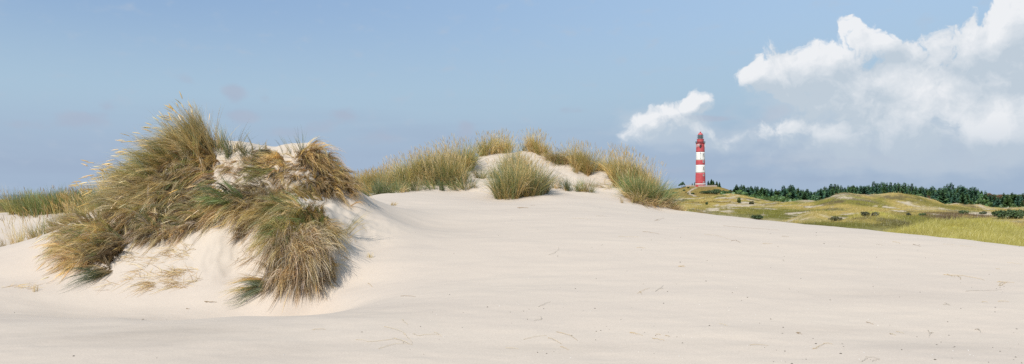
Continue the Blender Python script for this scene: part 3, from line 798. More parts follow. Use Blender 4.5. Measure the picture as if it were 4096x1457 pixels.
# windswept pine at the left end of the fence
d = 540.0; px = 2727; x = (px - CX) / F * d; zb = float(hill(x, d)) - 0.1
pt = empty("pine_tree", (x, d, zb), "windswept pine with a lopsided dark crown at the end of the picket fence", "tree")
mb = MB(); mb.tube([(0, 0, -.3), (0.15, 0, .8), (-.1, 0, 1.6), (.3, .1, 2.6), (.9, 0, 3.8)], .16, .05, 6); mb.tube([(-.05, 0, 1.2), (-.9, 0, 1.9), (-1.8, .1, 2.3)], .09, .03, 5); mb.tube([(.15, 0, 2.2), (1.0, .1, 2.6), (1.8, 0, 2.9)], .08, .03, 5)
mb.build("trunk", M_BARK, pt)
v, f, c = crown_mesh([(-1.9, 0, 2.0, .75, .7, .45), (-1.2, .1, 2.6, .9, .8, .55), (-.3, 0, 3.2, .95, .9, .6), (.6, .1, 3.9, .85, .8, .6), (1.3, 0, 3.3, .8, .8, .55), (1.9, 0, 2.5, .7, .7, .45), (.9, 0, 4.4, .5, .5, .35), (.3, .2, 2.4, .8, .7, .4), (1.5, .1, .95, .9, .5, .18)], 1500, .22, DKG * 0.95, 91)
link(bpy.data.objects.new("crown", np_mesh("crown", v, f, M_NEEDLE, c)), pt)

# shrubs one can tell apart
def shrub(px, py, d0, d1, w_, h_, base, label, n=500, lobes=6, size=None):
    p = hill_cast(px, py, d0, d1)
    if not len(p): p = np.array([[(px - CX) / F * d1, d1, float(hill((px - CX) / F * d1, d1))]])
    p = p[0]; g = np.random.default_rng(int(px * 7 + py))
    o = empty("shrub", tuple(p), label, "shrub", None)
    bl = []
    for k in range(lobes):
        u = g.uniform(-.75, .75); bl.append((u * w_ / 2, g.uniform(-.3, .3) * w_ / 2, h_ * g.uniform(.3, .6) * (1 - .4 * abs(u)), w_ * g.uniform(.16, .28), w_ * .2, h_ * g.uniform(.28, .42)))
    v, f, c = crown_mesh(bl, n, size or max(.1, h_ * .14), base, int(px))
    link(bpy.data.objects.new("foliage", np_mesh("foliage", v, f, M_LEAF, c)), o)
    mb = MB()
    for k in range(4):
        q = g.uniform(-.3, .3) * w_; mb.tube([(q * .3, 0, -.15), (q, g.uniform(-.1, .1), h_ * .5)], .05, .02, 4)
    mb.build("stem", M_BARK, o)
SH = np.array([0.085, 0.130, 0.052])
shrub(2753.5, 754, 500, 560, 1.7, 1.5, SH, "round dark bush standing against the picket fence beside the path")
shrub(2735, 765, 470, 545, 2.3, 1.4, SH, "flat dark green bush on the bare slope below the windswept pine")
shrub(2762, 759, 470, 545, 1.1, 0.8, SH * np.array([1.5, 1.1, .9]), "tiny brownish bush above the bend of the path")
shrub(2752, 776, 440, 545, 1.6, 1.1, SH * 1.1, "small dark bush on the outer bend of the path")
shrub(2743.5, 773, 440, 545, .8, .8, np.array([.07, .05, .04]), "tiny dark brown bush beside the outer bend of the path")
shrub(2771, 778, 440, 545, 2.5, 1.5, SH * .9, "dark bush in the inner bend of the path")
shrub(2702, 775, 440, 545, 4.5, 1.3, SH * 1.1, "low green bush patch at the foot of the slope below the windswept pine")
shrub(2715, 756, 500, 560, 3.2, 1.0, SH, "flat green scrub under the windswept pine")
shrub(2696, 761, 500, 560, 5.5, 0.9, SH * 1.3, "low olive scrub along the left shoulder of the lighthouse hill")
shrub(2838, 775, 440, 545, 12.5, 2.6, SH * .9, "long dark thicket of scrub on the slope below the fence", 2200, 14, .3)
shrub(2866, 770, 440, 545, 6.5, 2.9, SH * 1.05, "higher dark bush at the outer end of the long scrub thicket", 1100, 8, .3)
shrub(2956, 813, 180, 345, 1.3, 2.4, np.array([.07, .09, .03]) * 1.7, "small upright olive bush on the dune below the thicket")
shrub(2824, 819, 180, 345, 1.5, 1.2, SH * 1.2, "little dark bush alone on the straw dune below the lighthouse")
shrub(3006, 818, 180, 345, 1.9, 1.4, np.array([.07, .07, .035]) * 1.7, "brownish bush at the foot of the green thicket")
shrub(3030, 879, 110, 160, 2.6, 1.1, SH * .95, "dark green bush peeping over the edge of the bare sand", 900, 7)
shrub(3632, 862, 90, 200, 1.3, .6, np.array([.06, .065, .04]) * 1.7, "small grey green bush between the dune knoll and the long ridge")
shrub(3690, 862, 90, 200, 1.6, .55, SH * 1.3, "bright green low bush on the flat behind the near grass hill")
shrub(3858, 856, 90, 240, 2.1, .9, SH * 1.2, "dark green bush on the heath behind the near grass hill")
shrub(3932, 858, 90, 240, 1.8, .8, np.array([.055, .07, .035]) * 1.7, "olive bush at the edge of the brown heather")
shrub(4032, 876, 85, 200, 4.2, 1.7, SH, "large rounded dark green bush on the brown heather", 1500, 9)
shrub(4085, 858, 90, 240, 2.3, 1.3, SH * 1.15, "green bush on the heather below the eroded sand bank")
shrub(4038, 850, 90, 260, 1.0, .9, SH, "little dark bush on the heather below the eroded sand bank")
shrub(3346, 884, 60, 160, 2.4, .6, np.array([.075, .075, .035]) * 1.7, "flat dusky bush at the foot of the grassy knoll")
shrub(3480, 866, 60, 160, 2.2, .8, np.array([.065, .07, .04]) * 1.7, "grey green bush in the hollow of the grassy knoll")

# dense scrub that fills the foot of the wood
P = []; C = []
g = np.random.default_rng(77)
ux = g.uniform(2880, 4190, 9000); dd_ = np.where(ux < 3270, g.uniform(345, 470, 9000), g.uniform(345, 440, 9000))
xs = (ux - CX) / F * dd_; cl = fbm(xs / 6, dd_ / 6, 15, 3)
hgt_ = np.clip(np.where(ux < 3300, 2.2, 2.8) + 2.4 * cl, 0.5, 4.2) * np.where(ux < 3050, 0.75, 1.0)
zs = hill(xs, dd_) + hgt_ * g.uniform(0, 1, 9000) ** 0.6
P = np.stack([xs, dd_, zs], 1)
tone = (g.uniform(.65, 1.4, 9000) * (1 + .5 * cl))[:, None]
C = np.where((fbm(xs / 9, dd_ / 9, 33, 2) > 0.28)[:, None], np.array([0.075, 0.06, 0.035]), MIDG * .95) * tone
v, f, c = leaf_cards(P, 0.9, None, C)
sc_ = np_obj("undergrowth", v, f, M_LEAF, cols=c)
tag(sc_, "dense green undergrowth along the foot of the spruce wood", "undergrowth", None, "stuff")
# ------------------------------------------------------------------ marram grass
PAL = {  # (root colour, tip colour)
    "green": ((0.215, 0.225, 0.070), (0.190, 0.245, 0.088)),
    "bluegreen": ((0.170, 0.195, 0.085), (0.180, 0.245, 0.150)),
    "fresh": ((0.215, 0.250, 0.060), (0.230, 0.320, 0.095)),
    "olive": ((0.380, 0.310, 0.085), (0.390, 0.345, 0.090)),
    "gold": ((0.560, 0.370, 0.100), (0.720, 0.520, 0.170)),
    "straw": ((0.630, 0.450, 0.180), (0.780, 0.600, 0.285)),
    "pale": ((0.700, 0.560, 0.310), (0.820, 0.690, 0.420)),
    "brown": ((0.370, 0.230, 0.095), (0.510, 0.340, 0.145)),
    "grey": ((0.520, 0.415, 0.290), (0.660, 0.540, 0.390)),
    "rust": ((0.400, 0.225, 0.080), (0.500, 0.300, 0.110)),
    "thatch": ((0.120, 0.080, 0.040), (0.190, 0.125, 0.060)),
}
def pick(pal, n):
    keys = list(pal); p = np.array([pal[k] for k in keys], float); p /= p.sum()
    idx = rng.choice(len(keys), n, p=p)
    a = np.array([PAL[k][0] for k in keys])[idx]; b = np.array([PAL[k][1] for k in keys])[idx]
    t = rng.uniform(0.72, 1.3, (n, 1)) * np.concatenate([rng.uniform(.93, 1.07, (n, 1)), np.ones((n, 1)), rng.uniform(.85, 1.15, (n, 1))], 1)
    return a * t, b * t

def paths(root, d0, L, droop, segs=5, wind=(0, 0, 0), jit=0.06, gfun=ground, clear=None):
    n = len(root); pts = np.zeros((segs + 1, n, 3)); pts[0] = root; d = norm(d0)
    step = (L / segs)[:, None]; wv = np.array(wind)[None] / segs
    for i in range(segs):
        d = norm(d + np.array([0, 0, -1.0])[None] * (droop / segs)[:, None] * (0.4 + 1.2 * i / segs) + wv + rng.normal(size=(n, 3)) * jit)
        p = pts[i] + d * step
        if gfun is not None:
            h = gfun(p[:, 0], p[:, 1]) + (0.01 if clear is None else clear)
            low = p[:, 2] < h
            p[low, 2] = h[low]
            d = norm(p - pts[i]); p = pts[i] + d * step
        pts[i + 1] = p
    return pts

def ribbons(pts, W, ca, cb, taper=1.6):
    s1, n, _ = pts.shape; segs = s1 - 1
    tan = np.empty_like(pts); tan[1:-1] = pts[2:] - pts[:-2]; tan[0] = pts[1] - pts[0]; tan[-1] = pts[-1] - pts[-2]
    r = norm(rng.normal(size=(n, 3)))[None]
    side = norm(np.cross(tan, np.broadcast_to(r, pts.shape)))
    t = np.linspace(0, 1, s1)
    wd = (0.75 + 0.5 * t) * (1 - t ** taper) + 0.06
    off = side * (W[None, :, None] * 0.5 * wd[:, None, None])
    v = np.stack([pts - off, pts + off], 2)           # s1, n, 2, 3
    v = v.transpose(1, 0, 2, 3).reshape(-1, 3)
    base = (np.arange(n) * s1 * 2)[:, None] + np.arange(segs)[None] * 2
    f = np.stack([base, base + 1, base + 3, base + 2], -1).reshape(-1, 4)
    tt = t[None, :, None, None]
    c = ca[:, None, None, :] * (1 - tt) + cb[:, None, None, :] * tt
    c = np.broadcast_to(c, (n, s1, 2, 3)).reshape(-1, 3)
    return v, f, c

def heads(pts, Lh, Rh, col):
    """a slim spindle continuing each flowering stem"""
    n = pts.shape[1]; tip = pts[-1]; d = norm(pts[-1] - pts[-2])
    a = norm(np.cross(d, rng.normal(size=(n, 3)))); b = np.cross(d, a)
    ts = (0, .18, .55, .85, 1.05); rs = (.35, .9, 1.0, .6, .05); k = 4
    V = []
    for t, r in zip(ts, rs):
        for j in range(k):
            q = 2 * math.pi * j / k
            sag = np.array([0, 0, -0.10])[None] * (t * t) * Lh[:, None]
            V.append(tip + d * (t * Lh)[:, None] + sag + (a * math.cos(q) + b * math.sin(q)) * (Rh * r)[:, None])
    V = np.stack(V, 1)
    m = len(ts) * k
    f = []
    for i in range(len(ts) - 1):
        for j in range(k):
            f.append((i * k + j, i * k + (j + 1) % k, (i + 1) * k + (j + 1) % k, (i + 1) * k + j))
    f = np.array(f)
    F_ = (np.arange(n)[:, None, None] * m + f[None]).reshape(-1, 4)
    c = np.repeat(col, m, axis=0)
    return V.reshape(-1, 3), F_, c

class Bag:
    def __init__(s): s.V = []; s.F = []; s.C = []; s.n = 0
    def add(s, v, f, c):
        s.V.append(v); s.F.append(f + s.n); s.C.append(c); s.n += len(v)
    def obj(s, name, mat, parent):
        if not s.V: return None
        return np_obj(name, np.concatenate(s.V), np.concatenate(s.F), mat, parent, np.concatenate(s.C))

def disc(spots, n):
    """roots scattered over ellipses (px, depth, rx, ry, weight)"""
    w = np.array([s[4] if len(s) > 4 else s[2] * s[3] for s in spots], float); w /= w.sum()
    i = rng.choice(len(spots), n, p=w)
    S = np.array([s[:4] for s in spots])[i]
    a = rng.uniform(0, 2 * math.pi, n); r = np.sqrt(rng.uniform(0, 1, n)) * (1 + 0.15 * rng.normal(size=n))
    dx = np.cos(a) * r; dy = np.sin(a) * r
    x = (S[:, 0] - CX) / F * S[:, 1] + dx * S[:, 2]; y = S[:, 1] + dy * S[:, 3]
    return np.stack([x, y, ground(x, y) - 0.02], 1), np.stack([dx, dy], 1)

def tuft(label, spots, n, h, pal_g=None, pal_d=None, seeds=0, lean=(0, 0), spread=0.35, droop=0.9, width=0.006, frac_dry=0.5, seed_pal=None, seed_h=1.15, group="marram grass clumps", cat="grass clump", bundle=6, name="grass_tuft"):
    root0 = disc(spots, 1)[0][0]
    cx = np.mean([(s[0] - CX) / F * s[1] for s in spots]); cy = np.mean([s[1] for s in spots])
    o = empty(name, (cx, cy, float(ground(cx, cy))), label, cat, group)
    for kind in ("green", "dry"):
        m = int(n * ((1 - frac_dry) if kind == "green" else frac_dry))
        if m < 4: continue
        cen, off = disc(spots, max(1, m // (bundle * 2)))          # blades spring from shared culms
        pick_ = rng.integers(0, len(cen), m)
        rt = cen[pick_] + rng.normal(size=(m, 3)) * np.array([.03, .03, 0]); rt[:, 2] = ground(rt[:, 0], rt[:, 1]) - .02
        cdir = rng.normal(size=(len(cen), 3)) * np.array([.22, .22, 0])
        out = np.concatenate([off * spread, np.zeros((len(cen), 1))], 1)
        d0 = np.array([lean[0], lean[1], 1.0])[None] + (cdir + out)[pick_] + rng.normal(size=(m, 3)) * np.array([spread * .38, spread * .38, .08])
        hv = (h * rng.uniform(.72, 1.15, len(cen)) * (1 + .55 * fbm(cen[:, 0] * 1.4, cen[:, 1] * 1.4, 17, 2)))[pick_]
        if kind == "green": L = hv * rng.uniform(.65, 1.12, m); dr = rng.gamma(2.0, droop / 2.4, m)
        else: L = hv * rng.uniform(.5, 1.1, m); dr = rng.gamma(2.0, droop / 1.8, m)
        p = paths(rt, d0, L, dr, 5)
        pal_ = (pal_g or {"green": .5, "bluegreen": .3, "olive": .3}) if kind == "green" else (pal_d or {"straw": .5, "gold": .4, "pale": .15, "brown": .2})
        ca, cb = pick(pal_, m); ga, gb = pick(pal_, len(cen))
        mb_ = rng.uniform(.35, .95, (m, 1)); tone = (rng.uniform(.75, 1.2, len(cen)) * (1 + .55 * fbm(cen[:, 0] * 3.1, cen[:, 1] * 3.1, 91, 2)))[pick_][:, None]
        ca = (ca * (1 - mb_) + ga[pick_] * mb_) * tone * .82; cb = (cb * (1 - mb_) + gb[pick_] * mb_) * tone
        v, f, c = ribbons(p, width * 1.25 * rng.uniform(.7, 1.3, m), ca, cb)
        np_obj("green_foliage" if kind == "green" else "dry_foliage", v, f, M_GRASS if kind == "green" else M_STRAW, o, c)
    if seeds:
        rt, off = disc(spots, seeds)
        d0 = np.array([lean[0], lean[1], 1.0])[None] + np.concatenate([off * spread * .5, np.zeros((seeds, 1))], 1) + rng.normal(size=(seeds, 3)) * np.array([spread * .33, spread * .33, .03])
        L = h * seed_h * rng.uniform(.62, 1.05, seeds)
        p = paths(rt, d0, L, rng.uniform(.1, .35, seeds) * max(1, droop), 5)
        ca, cb = pick({"straw": 1, "gold": .6}, seeds)
        b = Bag(); b.add(*ribbons(p, np.full(seeds, width * .7), ca, cb, 6))
        hc_, _ = pick(seed_pal or {"straw": .7, "pale": .5, "gold": .5}, seeds)
        b.add(*heads(p, rng.uniform(.13, .20, seeds), rng.uniform(.0042, .0068, seeds), hc_))
        b.obj("seed_heads", M_SEED, o)
    return o

# -- second mound
GR = "marram clumps on the rounded middle mound"
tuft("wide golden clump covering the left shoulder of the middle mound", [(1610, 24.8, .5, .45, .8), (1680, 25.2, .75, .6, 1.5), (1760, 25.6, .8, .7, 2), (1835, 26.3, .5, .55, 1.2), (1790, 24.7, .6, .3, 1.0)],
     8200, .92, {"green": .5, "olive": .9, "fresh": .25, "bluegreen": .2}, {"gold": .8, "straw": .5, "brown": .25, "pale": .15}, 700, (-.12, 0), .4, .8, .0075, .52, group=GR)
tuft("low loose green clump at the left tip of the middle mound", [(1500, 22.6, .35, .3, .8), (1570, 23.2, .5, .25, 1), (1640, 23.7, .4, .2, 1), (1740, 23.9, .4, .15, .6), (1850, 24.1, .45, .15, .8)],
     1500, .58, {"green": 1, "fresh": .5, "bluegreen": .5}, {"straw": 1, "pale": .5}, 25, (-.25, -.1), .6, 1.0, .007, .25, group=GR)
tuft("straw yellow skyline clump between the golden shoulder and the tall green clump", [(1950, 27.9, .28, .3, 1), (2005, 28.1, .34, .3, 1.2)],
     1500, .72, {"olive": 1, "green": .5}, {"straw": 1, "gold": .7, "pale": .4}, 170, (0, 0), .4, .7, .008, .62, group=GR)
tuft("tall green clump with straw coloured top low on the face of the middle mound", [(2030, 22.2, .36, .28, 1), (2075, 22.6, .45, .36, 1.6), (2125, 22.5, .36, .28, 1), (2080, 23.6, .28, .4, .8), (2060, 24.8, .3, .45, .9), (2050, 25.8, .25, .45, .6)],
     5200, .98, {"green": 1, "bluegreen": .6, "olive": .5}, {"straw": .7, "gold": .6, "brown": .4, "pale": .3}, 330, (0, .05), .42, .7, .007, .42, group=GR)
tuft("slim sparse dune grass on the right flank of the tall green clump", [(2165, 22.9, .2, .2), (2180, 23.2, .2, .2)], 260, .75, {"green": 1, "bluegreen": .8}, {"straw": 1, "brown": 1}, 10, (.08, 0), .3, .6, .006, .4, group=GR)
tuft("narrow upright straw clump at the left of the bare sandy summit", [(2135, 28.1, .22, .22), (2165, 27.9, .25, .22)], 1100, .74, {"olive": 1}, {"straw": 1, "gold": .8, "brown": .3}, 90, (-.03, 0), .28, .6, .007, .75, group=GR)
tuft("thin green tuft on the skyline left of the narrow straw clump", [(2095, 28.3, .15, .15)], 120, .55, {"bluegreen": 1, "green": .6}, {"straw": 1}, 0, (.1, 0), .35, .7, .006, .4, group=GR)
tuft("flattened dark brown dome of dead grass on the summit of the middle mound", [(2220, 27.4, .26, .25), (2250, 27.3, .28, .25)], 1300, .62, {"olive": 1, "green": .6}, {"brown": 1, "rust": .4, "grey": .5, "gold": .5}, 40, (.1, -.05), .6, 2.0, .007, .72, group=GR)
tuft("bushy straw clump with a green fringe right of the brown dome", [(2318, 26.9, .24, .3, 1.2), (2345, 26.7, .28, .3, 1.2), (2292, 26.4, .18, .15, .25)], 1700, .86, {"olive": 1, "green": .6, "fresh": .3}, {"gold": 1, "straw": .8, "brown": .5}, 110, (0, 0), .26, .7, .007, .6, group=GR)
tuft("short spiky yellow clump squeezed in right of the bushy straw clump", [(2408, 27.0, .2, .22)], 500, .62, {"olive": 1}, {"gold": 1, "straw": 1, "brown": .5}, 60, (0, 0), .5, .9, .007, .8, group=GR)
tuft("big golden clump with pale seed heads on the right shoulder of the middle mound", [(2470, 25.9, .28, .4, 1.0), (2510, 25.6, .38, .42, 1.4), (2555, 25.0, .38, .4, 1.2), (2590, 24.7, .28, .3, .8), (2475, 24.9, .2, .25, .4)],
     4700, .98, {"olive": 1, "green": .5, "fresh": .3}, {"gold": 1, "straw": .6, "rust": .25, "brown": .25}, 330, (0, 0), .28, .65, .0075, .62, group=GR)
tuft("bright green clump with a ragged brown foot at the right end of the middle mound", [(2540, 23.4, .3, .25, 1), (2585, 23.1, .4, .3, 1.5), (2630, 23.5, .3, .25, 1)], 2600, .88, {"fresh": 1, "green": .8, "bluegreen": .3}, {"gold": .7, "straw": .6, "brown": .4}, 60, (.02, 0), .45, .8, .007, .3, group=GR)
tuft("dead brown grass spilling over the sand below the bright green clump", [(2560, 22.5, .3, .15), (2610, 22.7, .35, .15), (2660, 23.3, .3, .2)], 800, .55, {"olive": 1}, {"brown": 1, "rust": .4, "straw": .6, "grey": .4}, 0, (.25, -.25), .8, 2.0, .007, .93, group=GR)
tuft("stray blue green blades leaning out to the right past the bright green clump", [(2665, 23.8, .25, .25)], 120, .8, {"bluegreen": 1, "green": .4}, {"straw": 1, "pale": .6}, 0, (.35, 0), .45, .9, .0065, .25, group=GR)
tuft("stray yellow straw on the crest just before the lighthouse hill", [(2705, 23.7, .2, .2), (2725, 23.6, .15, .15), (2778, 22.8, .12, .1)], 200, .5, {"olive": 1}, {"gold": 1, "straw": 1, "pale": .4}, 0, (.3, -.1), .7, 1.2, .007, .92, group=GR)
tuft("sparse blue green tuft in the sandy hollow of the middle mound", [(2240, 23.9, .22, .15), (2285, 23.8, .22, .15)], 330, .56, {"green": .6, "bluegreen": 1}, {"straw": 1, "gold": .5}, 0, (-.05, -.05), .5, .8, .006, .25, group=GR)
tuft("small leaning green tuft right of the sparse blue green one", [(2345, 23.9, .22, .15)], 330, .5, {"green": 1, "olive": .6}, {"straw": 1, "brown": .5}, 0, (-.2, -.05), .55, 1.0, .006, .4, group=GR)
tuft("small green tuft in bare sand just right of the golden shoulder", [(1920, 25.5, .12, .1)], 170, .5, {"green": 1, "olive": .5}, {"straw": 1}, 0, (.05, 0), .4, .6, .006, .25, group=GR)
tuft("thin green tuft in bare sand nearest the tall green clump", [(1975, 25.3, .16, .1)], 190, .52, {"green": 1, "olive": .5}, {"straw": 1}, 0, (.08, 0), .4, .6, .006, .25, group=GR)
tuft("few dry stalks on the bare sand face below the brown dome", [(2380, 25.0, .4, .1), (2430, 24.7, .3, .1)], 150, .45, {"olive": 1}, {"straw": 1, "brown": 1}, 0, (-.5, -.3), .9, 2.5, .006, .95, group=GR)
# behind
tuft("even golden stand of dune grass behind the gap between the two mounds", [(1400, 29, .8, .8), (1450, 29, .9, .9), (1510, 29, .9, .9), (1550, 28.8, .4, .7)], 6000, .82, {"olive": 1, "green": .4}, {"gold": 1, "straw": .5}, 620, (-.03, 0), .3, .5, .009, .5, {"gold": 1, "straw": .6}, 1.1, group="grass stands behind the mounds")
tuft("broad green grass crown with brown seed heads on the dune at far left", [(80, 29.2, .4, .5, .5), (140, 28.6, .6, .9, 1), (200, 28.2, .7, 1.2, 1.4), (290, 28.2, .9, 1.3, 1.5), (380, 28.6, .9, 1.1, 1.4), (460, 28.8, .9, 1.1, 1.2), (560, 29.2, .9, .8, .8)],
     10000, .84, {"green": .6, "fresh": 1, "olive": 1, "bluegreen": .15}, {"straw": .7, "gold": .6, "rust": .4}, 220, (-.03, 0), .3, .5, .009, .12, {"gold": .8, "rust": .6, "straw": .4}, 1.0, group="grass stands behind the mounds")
tuft("golden clump full of seed heads behind the sandy ridge left of the big mound", [(400, 17.2, .25, .3), (450, 17.0, .3, .35), (500, 16.8, .35, .35), (350, 17.4, .2, .25)], 2600, .72, {"olive": 1, "green": .4}, {"straw": 1, "gold": .8}, 240, (-.35, 0), .38, .7, .006, .65, group="grass clumps behind the left ridge")
tuft("olive clump with dark seed heads growing behind the left sandy ridge", [(275, 16.6, .28, .2), (310, 16.6, .2, .2), (240, 16.7, .2, .15)], 900, .6, {"olive": 1, "green": 1}, {"straw": 1, "gold": .6}, 70, (-.25, 0), .4, .6, .006, .45, {"gold": .6, "rust": .6}, 1.3, group="grass clumps behind the left ridge")
tuft("small clump of dark seed heads midway along the left ridge", [(165, 16.6, .22, .15)], 170, .5, {"green": 1, "olive": .6}, {"straw": 1}, 30, (-.15, 0), .4, .6, .006, .4, {"rust": 1, "gold": .6}, 1.4, group="grass clumps behind the left ridge")
tuft("pale sparse seed heads at the low end of the left ridge", [(95, 16.6, .25, .15), (55, 16.6, .2, .15)], 150, .42, {"olive": 1}, {"pale": 1, "straw": 1}, 30, (-.1, 0), .4, .6, .006, .7, {"pale": 1, "straw": 1}, 1.5, group="grass clumps behind the left ridge")
tuft("drooping brown clump cut by the left edge of the view", [(5, 17.4, .25, .2)], 600, .5, {"olive": 1}, {"brown": 1, "grey": .5, "rust": .4}, 0, (-.1, 0), .8, 2.2, .006, .9, group="grass clumps behind the left ridge")

# ------------------------------------------------------------------ the big windblown mound
def in_poly(px, py, poly):
    inside = np.zeros(len(px), bool); n = len(poly)
    for i in range(n):
        x0, y0 = poly[i]; x1, y1 = poly[(i + 1) % n]
        c = ((y0 > py) != (y1 > py)) & (px < (x1 - x0) * (py - y0) / (y1 - y0 + 1e-9) + x0)
        inside ^= c
    return inside
def poly_roots(poly, n, patchy=0.0, seed=0, dmin=10.0, dmax=18.0):
    P = np.array(poly, float); out = np.zeros((0, 3))
    lo, hi = P.min(0), P.max(0); tries = 0
    while len(out) < n and tries < 30:
        tries += 1
        q = rng.uniform(lo, hi, (n * 2, 2)); q = q[in_poly(q[:, 0], q[:, 1], poly)]
        if not len(q): continue
        w, ok = cast(q[:, 0], q[:, 1], dmin, dmax, 0.04)
        if patchy:
            keep = fbm(w[:, 0] * 2.6, w[:, 2] * 2.6, seed, 3) > rng.normal(size=len(w)) * .08 - .35 + patchy
            w = w[keep]
        out = np.concatenate([out, w])
    return out[:n]

class Clump:
    """one clump of the mound; strands laid over the slope and combed by the wind"""
    def __init__(s, label, name="grass_tuft", group="windblown marram clumps on the big mound", cat="grass clump"):
        s.a = (name, label, cat, group); s.bags = {}; s.o = None
    def bag(s, k): return s.bags.setdefault(k, Bag())
    def lay(s, poly, n, L, pal, comb, lift=0.5, droop=1.5, width=.006, part="dry_foliage", clear=(.005, .10), jit=.09, spread=.25, patchy=0, seed=0, bundle=11, segs=7, roots=None, wind=(0, 0, 0), fray=(.010, .040, .014)):
        m = max(1, n // bundle)
        cen = poly_roots(poly, m, patchy, seed) if roots is None else roots(m)
        if not len(cen): return s
        # a guide strand per bundle: the blades of a bundle follow it, fraying towards their tips
        k = len(cen); nr = gnormal(cen[:, 0], cen[:, 1])
        cen[:, 2] = ground(cen[:, 0], cen[:, 1]) - .01
        g0 = nr * (lift * rng.uniform(.2, 1.5, k))[:, None] + np.array(comb)[None] + rng.normal(size=(k, 3)) * spread * .75 + np.stack([1.1 * fbm(cen[:, 0] * 1.3, cen[:, 2] * 1.3, 83, 2), np.zeros(k), .5 * fbm(cen[:, 0] * 1.7, cen[:, 2] * 1.7, 84, 2)], 1)
        gl = rng.uniform(L[0], L[1], k)
        gp = paths(cen, g0, gl, droop * rng.uniform(.5, 1.5, k), segs, wind, jit, ground, rng.uniform(clear[0], clear[1], k))
        i = rng.integers(0, k, n)
        ln = rng.uniform(.5, 1.12, n)
        t = np.linspace(0, 1, segs + 1)
        p = np.empty((segs + 1, n, 3)); base = gp[0][i]
        # position along the guide at t * ln
        for q in range(segs + 1):
            f = np.clip(t[q] * ln, 0, 1) * segs; a = np.minimum(f.astype(int), segs - 1); w_ = (f - a)[:, None]
            p[q] = gp[a, i] * (1 - w_) + gp[a + 1, i] * w_
        offA = rng.normal(size=(n, 3)) * fray[0]; offB = rng.normal(size=(n, 3)) * (fray[1] * gl[i])[:, None]
        bow = rng.normal(size=(n, 3)) * (fray[2] * gl[i])[:, None]
        p += offA[None] + offB[None] * t[:, None, None] + bow[None] * (np.sin(t * math.pi))[:, None, None]
        h = ground(p[..., 0], p[..., 1]) + .004
        p[..., 2] = np.maximum(p[..., 2], h)
        ca, cb = pick(pal, n)
        # whole bundles weather together
        ga, gb = pick(pal, k)
        mixb = rng.uniform(.45, .95, (n, 1))
        ca = ca * (1 - mixb) + ga[i] * mixb; cb = cb * (1 - mixb) + gb[i] * mixb
        tone = (rng.uniform(.58, 1.28, k) * (1 + .7 * fbm(cen[:, 0] * 2.2, cen[:, 2] * 2.2, 55, 3)))[i][:, None]
        s.bag(part).add(*ribbons(p, width * rng.uniform(.7, 1.35, n), ca * tone, cb * tone))
        return s
    def seeds(s, poly, n, L, dirv, spread=.2, droop=.3, pal=None, roots=None):
        rt = poly_roots(poly, n) if roots is None else roots(n)
        n = len(rt)
        p = paths(rt, np.array(dirv)[None] + rng.normal(size=(n, 3)) * spread, rng.uniform(L[0], L[1], n), droop * rng.uniform(.5, 1.5, n), 6)
        ca, cb = pick({"straw": 1, "gold": .5}, n)
        s.bag("seed_heads").add(*ribbons(p, np.full(n, .004), ca, cb, 6))
        h, _ = pick(pal or {"straw": 1, "pale": .6, "gold": .3}, n)
        s.bag("seed_heads").add(*heads(p, rng.uniform(.14, .22, n), rng.uniform(.008, .0115, n), h * 1.2))
        return s
    def done(s):
        V = np.concatenate([v for b in s.bags.values() for v in b.V])
        s.o = empty(s.a[0], tuple(np.append(V[:, :2].mean(0), V[:, 2].min())), s.a[1], s.a[2], s.a[3])
        for k, b in s.bags.items():
            b.obj(k, {"green_foliage": M_GRASS, "seed_heads": M_SEED}.get(k, M_STRAW), s.o)
        return s.o
def ridge_roots(line, jx=.12, jy=.2):
    P = np.array([at(*q) for q in line])
    def fn(m):
        t = rng.uniform(0, len(P) - 1, m); i = np.minimum(t.astype(int), len(P) - 2); f = (t - i)[:, None]
        q = P[i] * (1 - f) + P[i + 1] * f + rng.normal(size=(m, 3)) * np.array([jx, jy, 0])
        q[:, 2] = ground(q[:, 0], q[:, 1]) - .01
        return q
    return fn
DRY = {"straw": .6, "gold": .55, "brown": 1.1, "grey": .55, "pale": .15, "olive": .15, "thatch": .25, "rust": .12}
# crest plume blown to the left
crest = ridge_roots([(800, 566, 15.4), (825, 566, 15.3), (780, 590, 15.3)], .13, .16)
edge = ridge_roots([(790, 575, 15.4), (740, 605, 15.5), (690, 650, 15.5), (640, 690, 15.5), (580, 735, 15.4), (530, 765, 15.3)], .1, .2)
c = Clump("tall plume of grass blown to the left on the highest corner of the big mound")
c.lay(None, 1300, (.7, 1.15), {"pale": .5, "straw": 1, "gold": .5}, (-.62, -.05, 1.0), .2, .7, .006, "dry_foliage", (.01, .1), .04, .36, roots=crest)
c.lay(None, 700, (.6, .95), {"green": 1, "olive": 1, "bluegreen": .4}, (-.6, -.05, .95), .2, .8, .0055, "green_foliage", (.01, .1), .05, .32, roots=crest)
c.lay(None, 900, (.3, .6), {"brown": 1, "rust": .5, "gold": .6}, (-.5, -.3, .3), .3, 1.6, .007, "dry_foliage", (.01, .12), .1, .4, roots=crest)
c.seeds(None, 45, (.8, 1.15), (-.6, -.05, 1.0), .26, .5, roots=crest); c.done()
c = Clump("grass streaming left over the windward edge of the big mound below the plume")
c.lay(None, 3300, (.6, 1.15), {"straw": 1, "gold": .7, "pale": .4, "olive": .6}, (-1.0, -.1, .42), .2, 1.0, .0055, "dry_foliage", (.01, .15), .06, .26, roots=edge)
c.lay(None, 1800, (.6, 1.1), {"green": 1, "olive": 1, "bluegreen": .4}, (-1.0, -.1, .40), .2, 1.0, .0055, "green_foliage", (.01, .15), .06, .28, roots=edge)
c.lay(None, 1500, (.4, .7), {"brown": 1, "gold": .6, "grey": .4}, (-.8, -.3, .2), .3, 1.8, .006, "dry_foliage", (.01, .12), .1, .3, roots=edge)
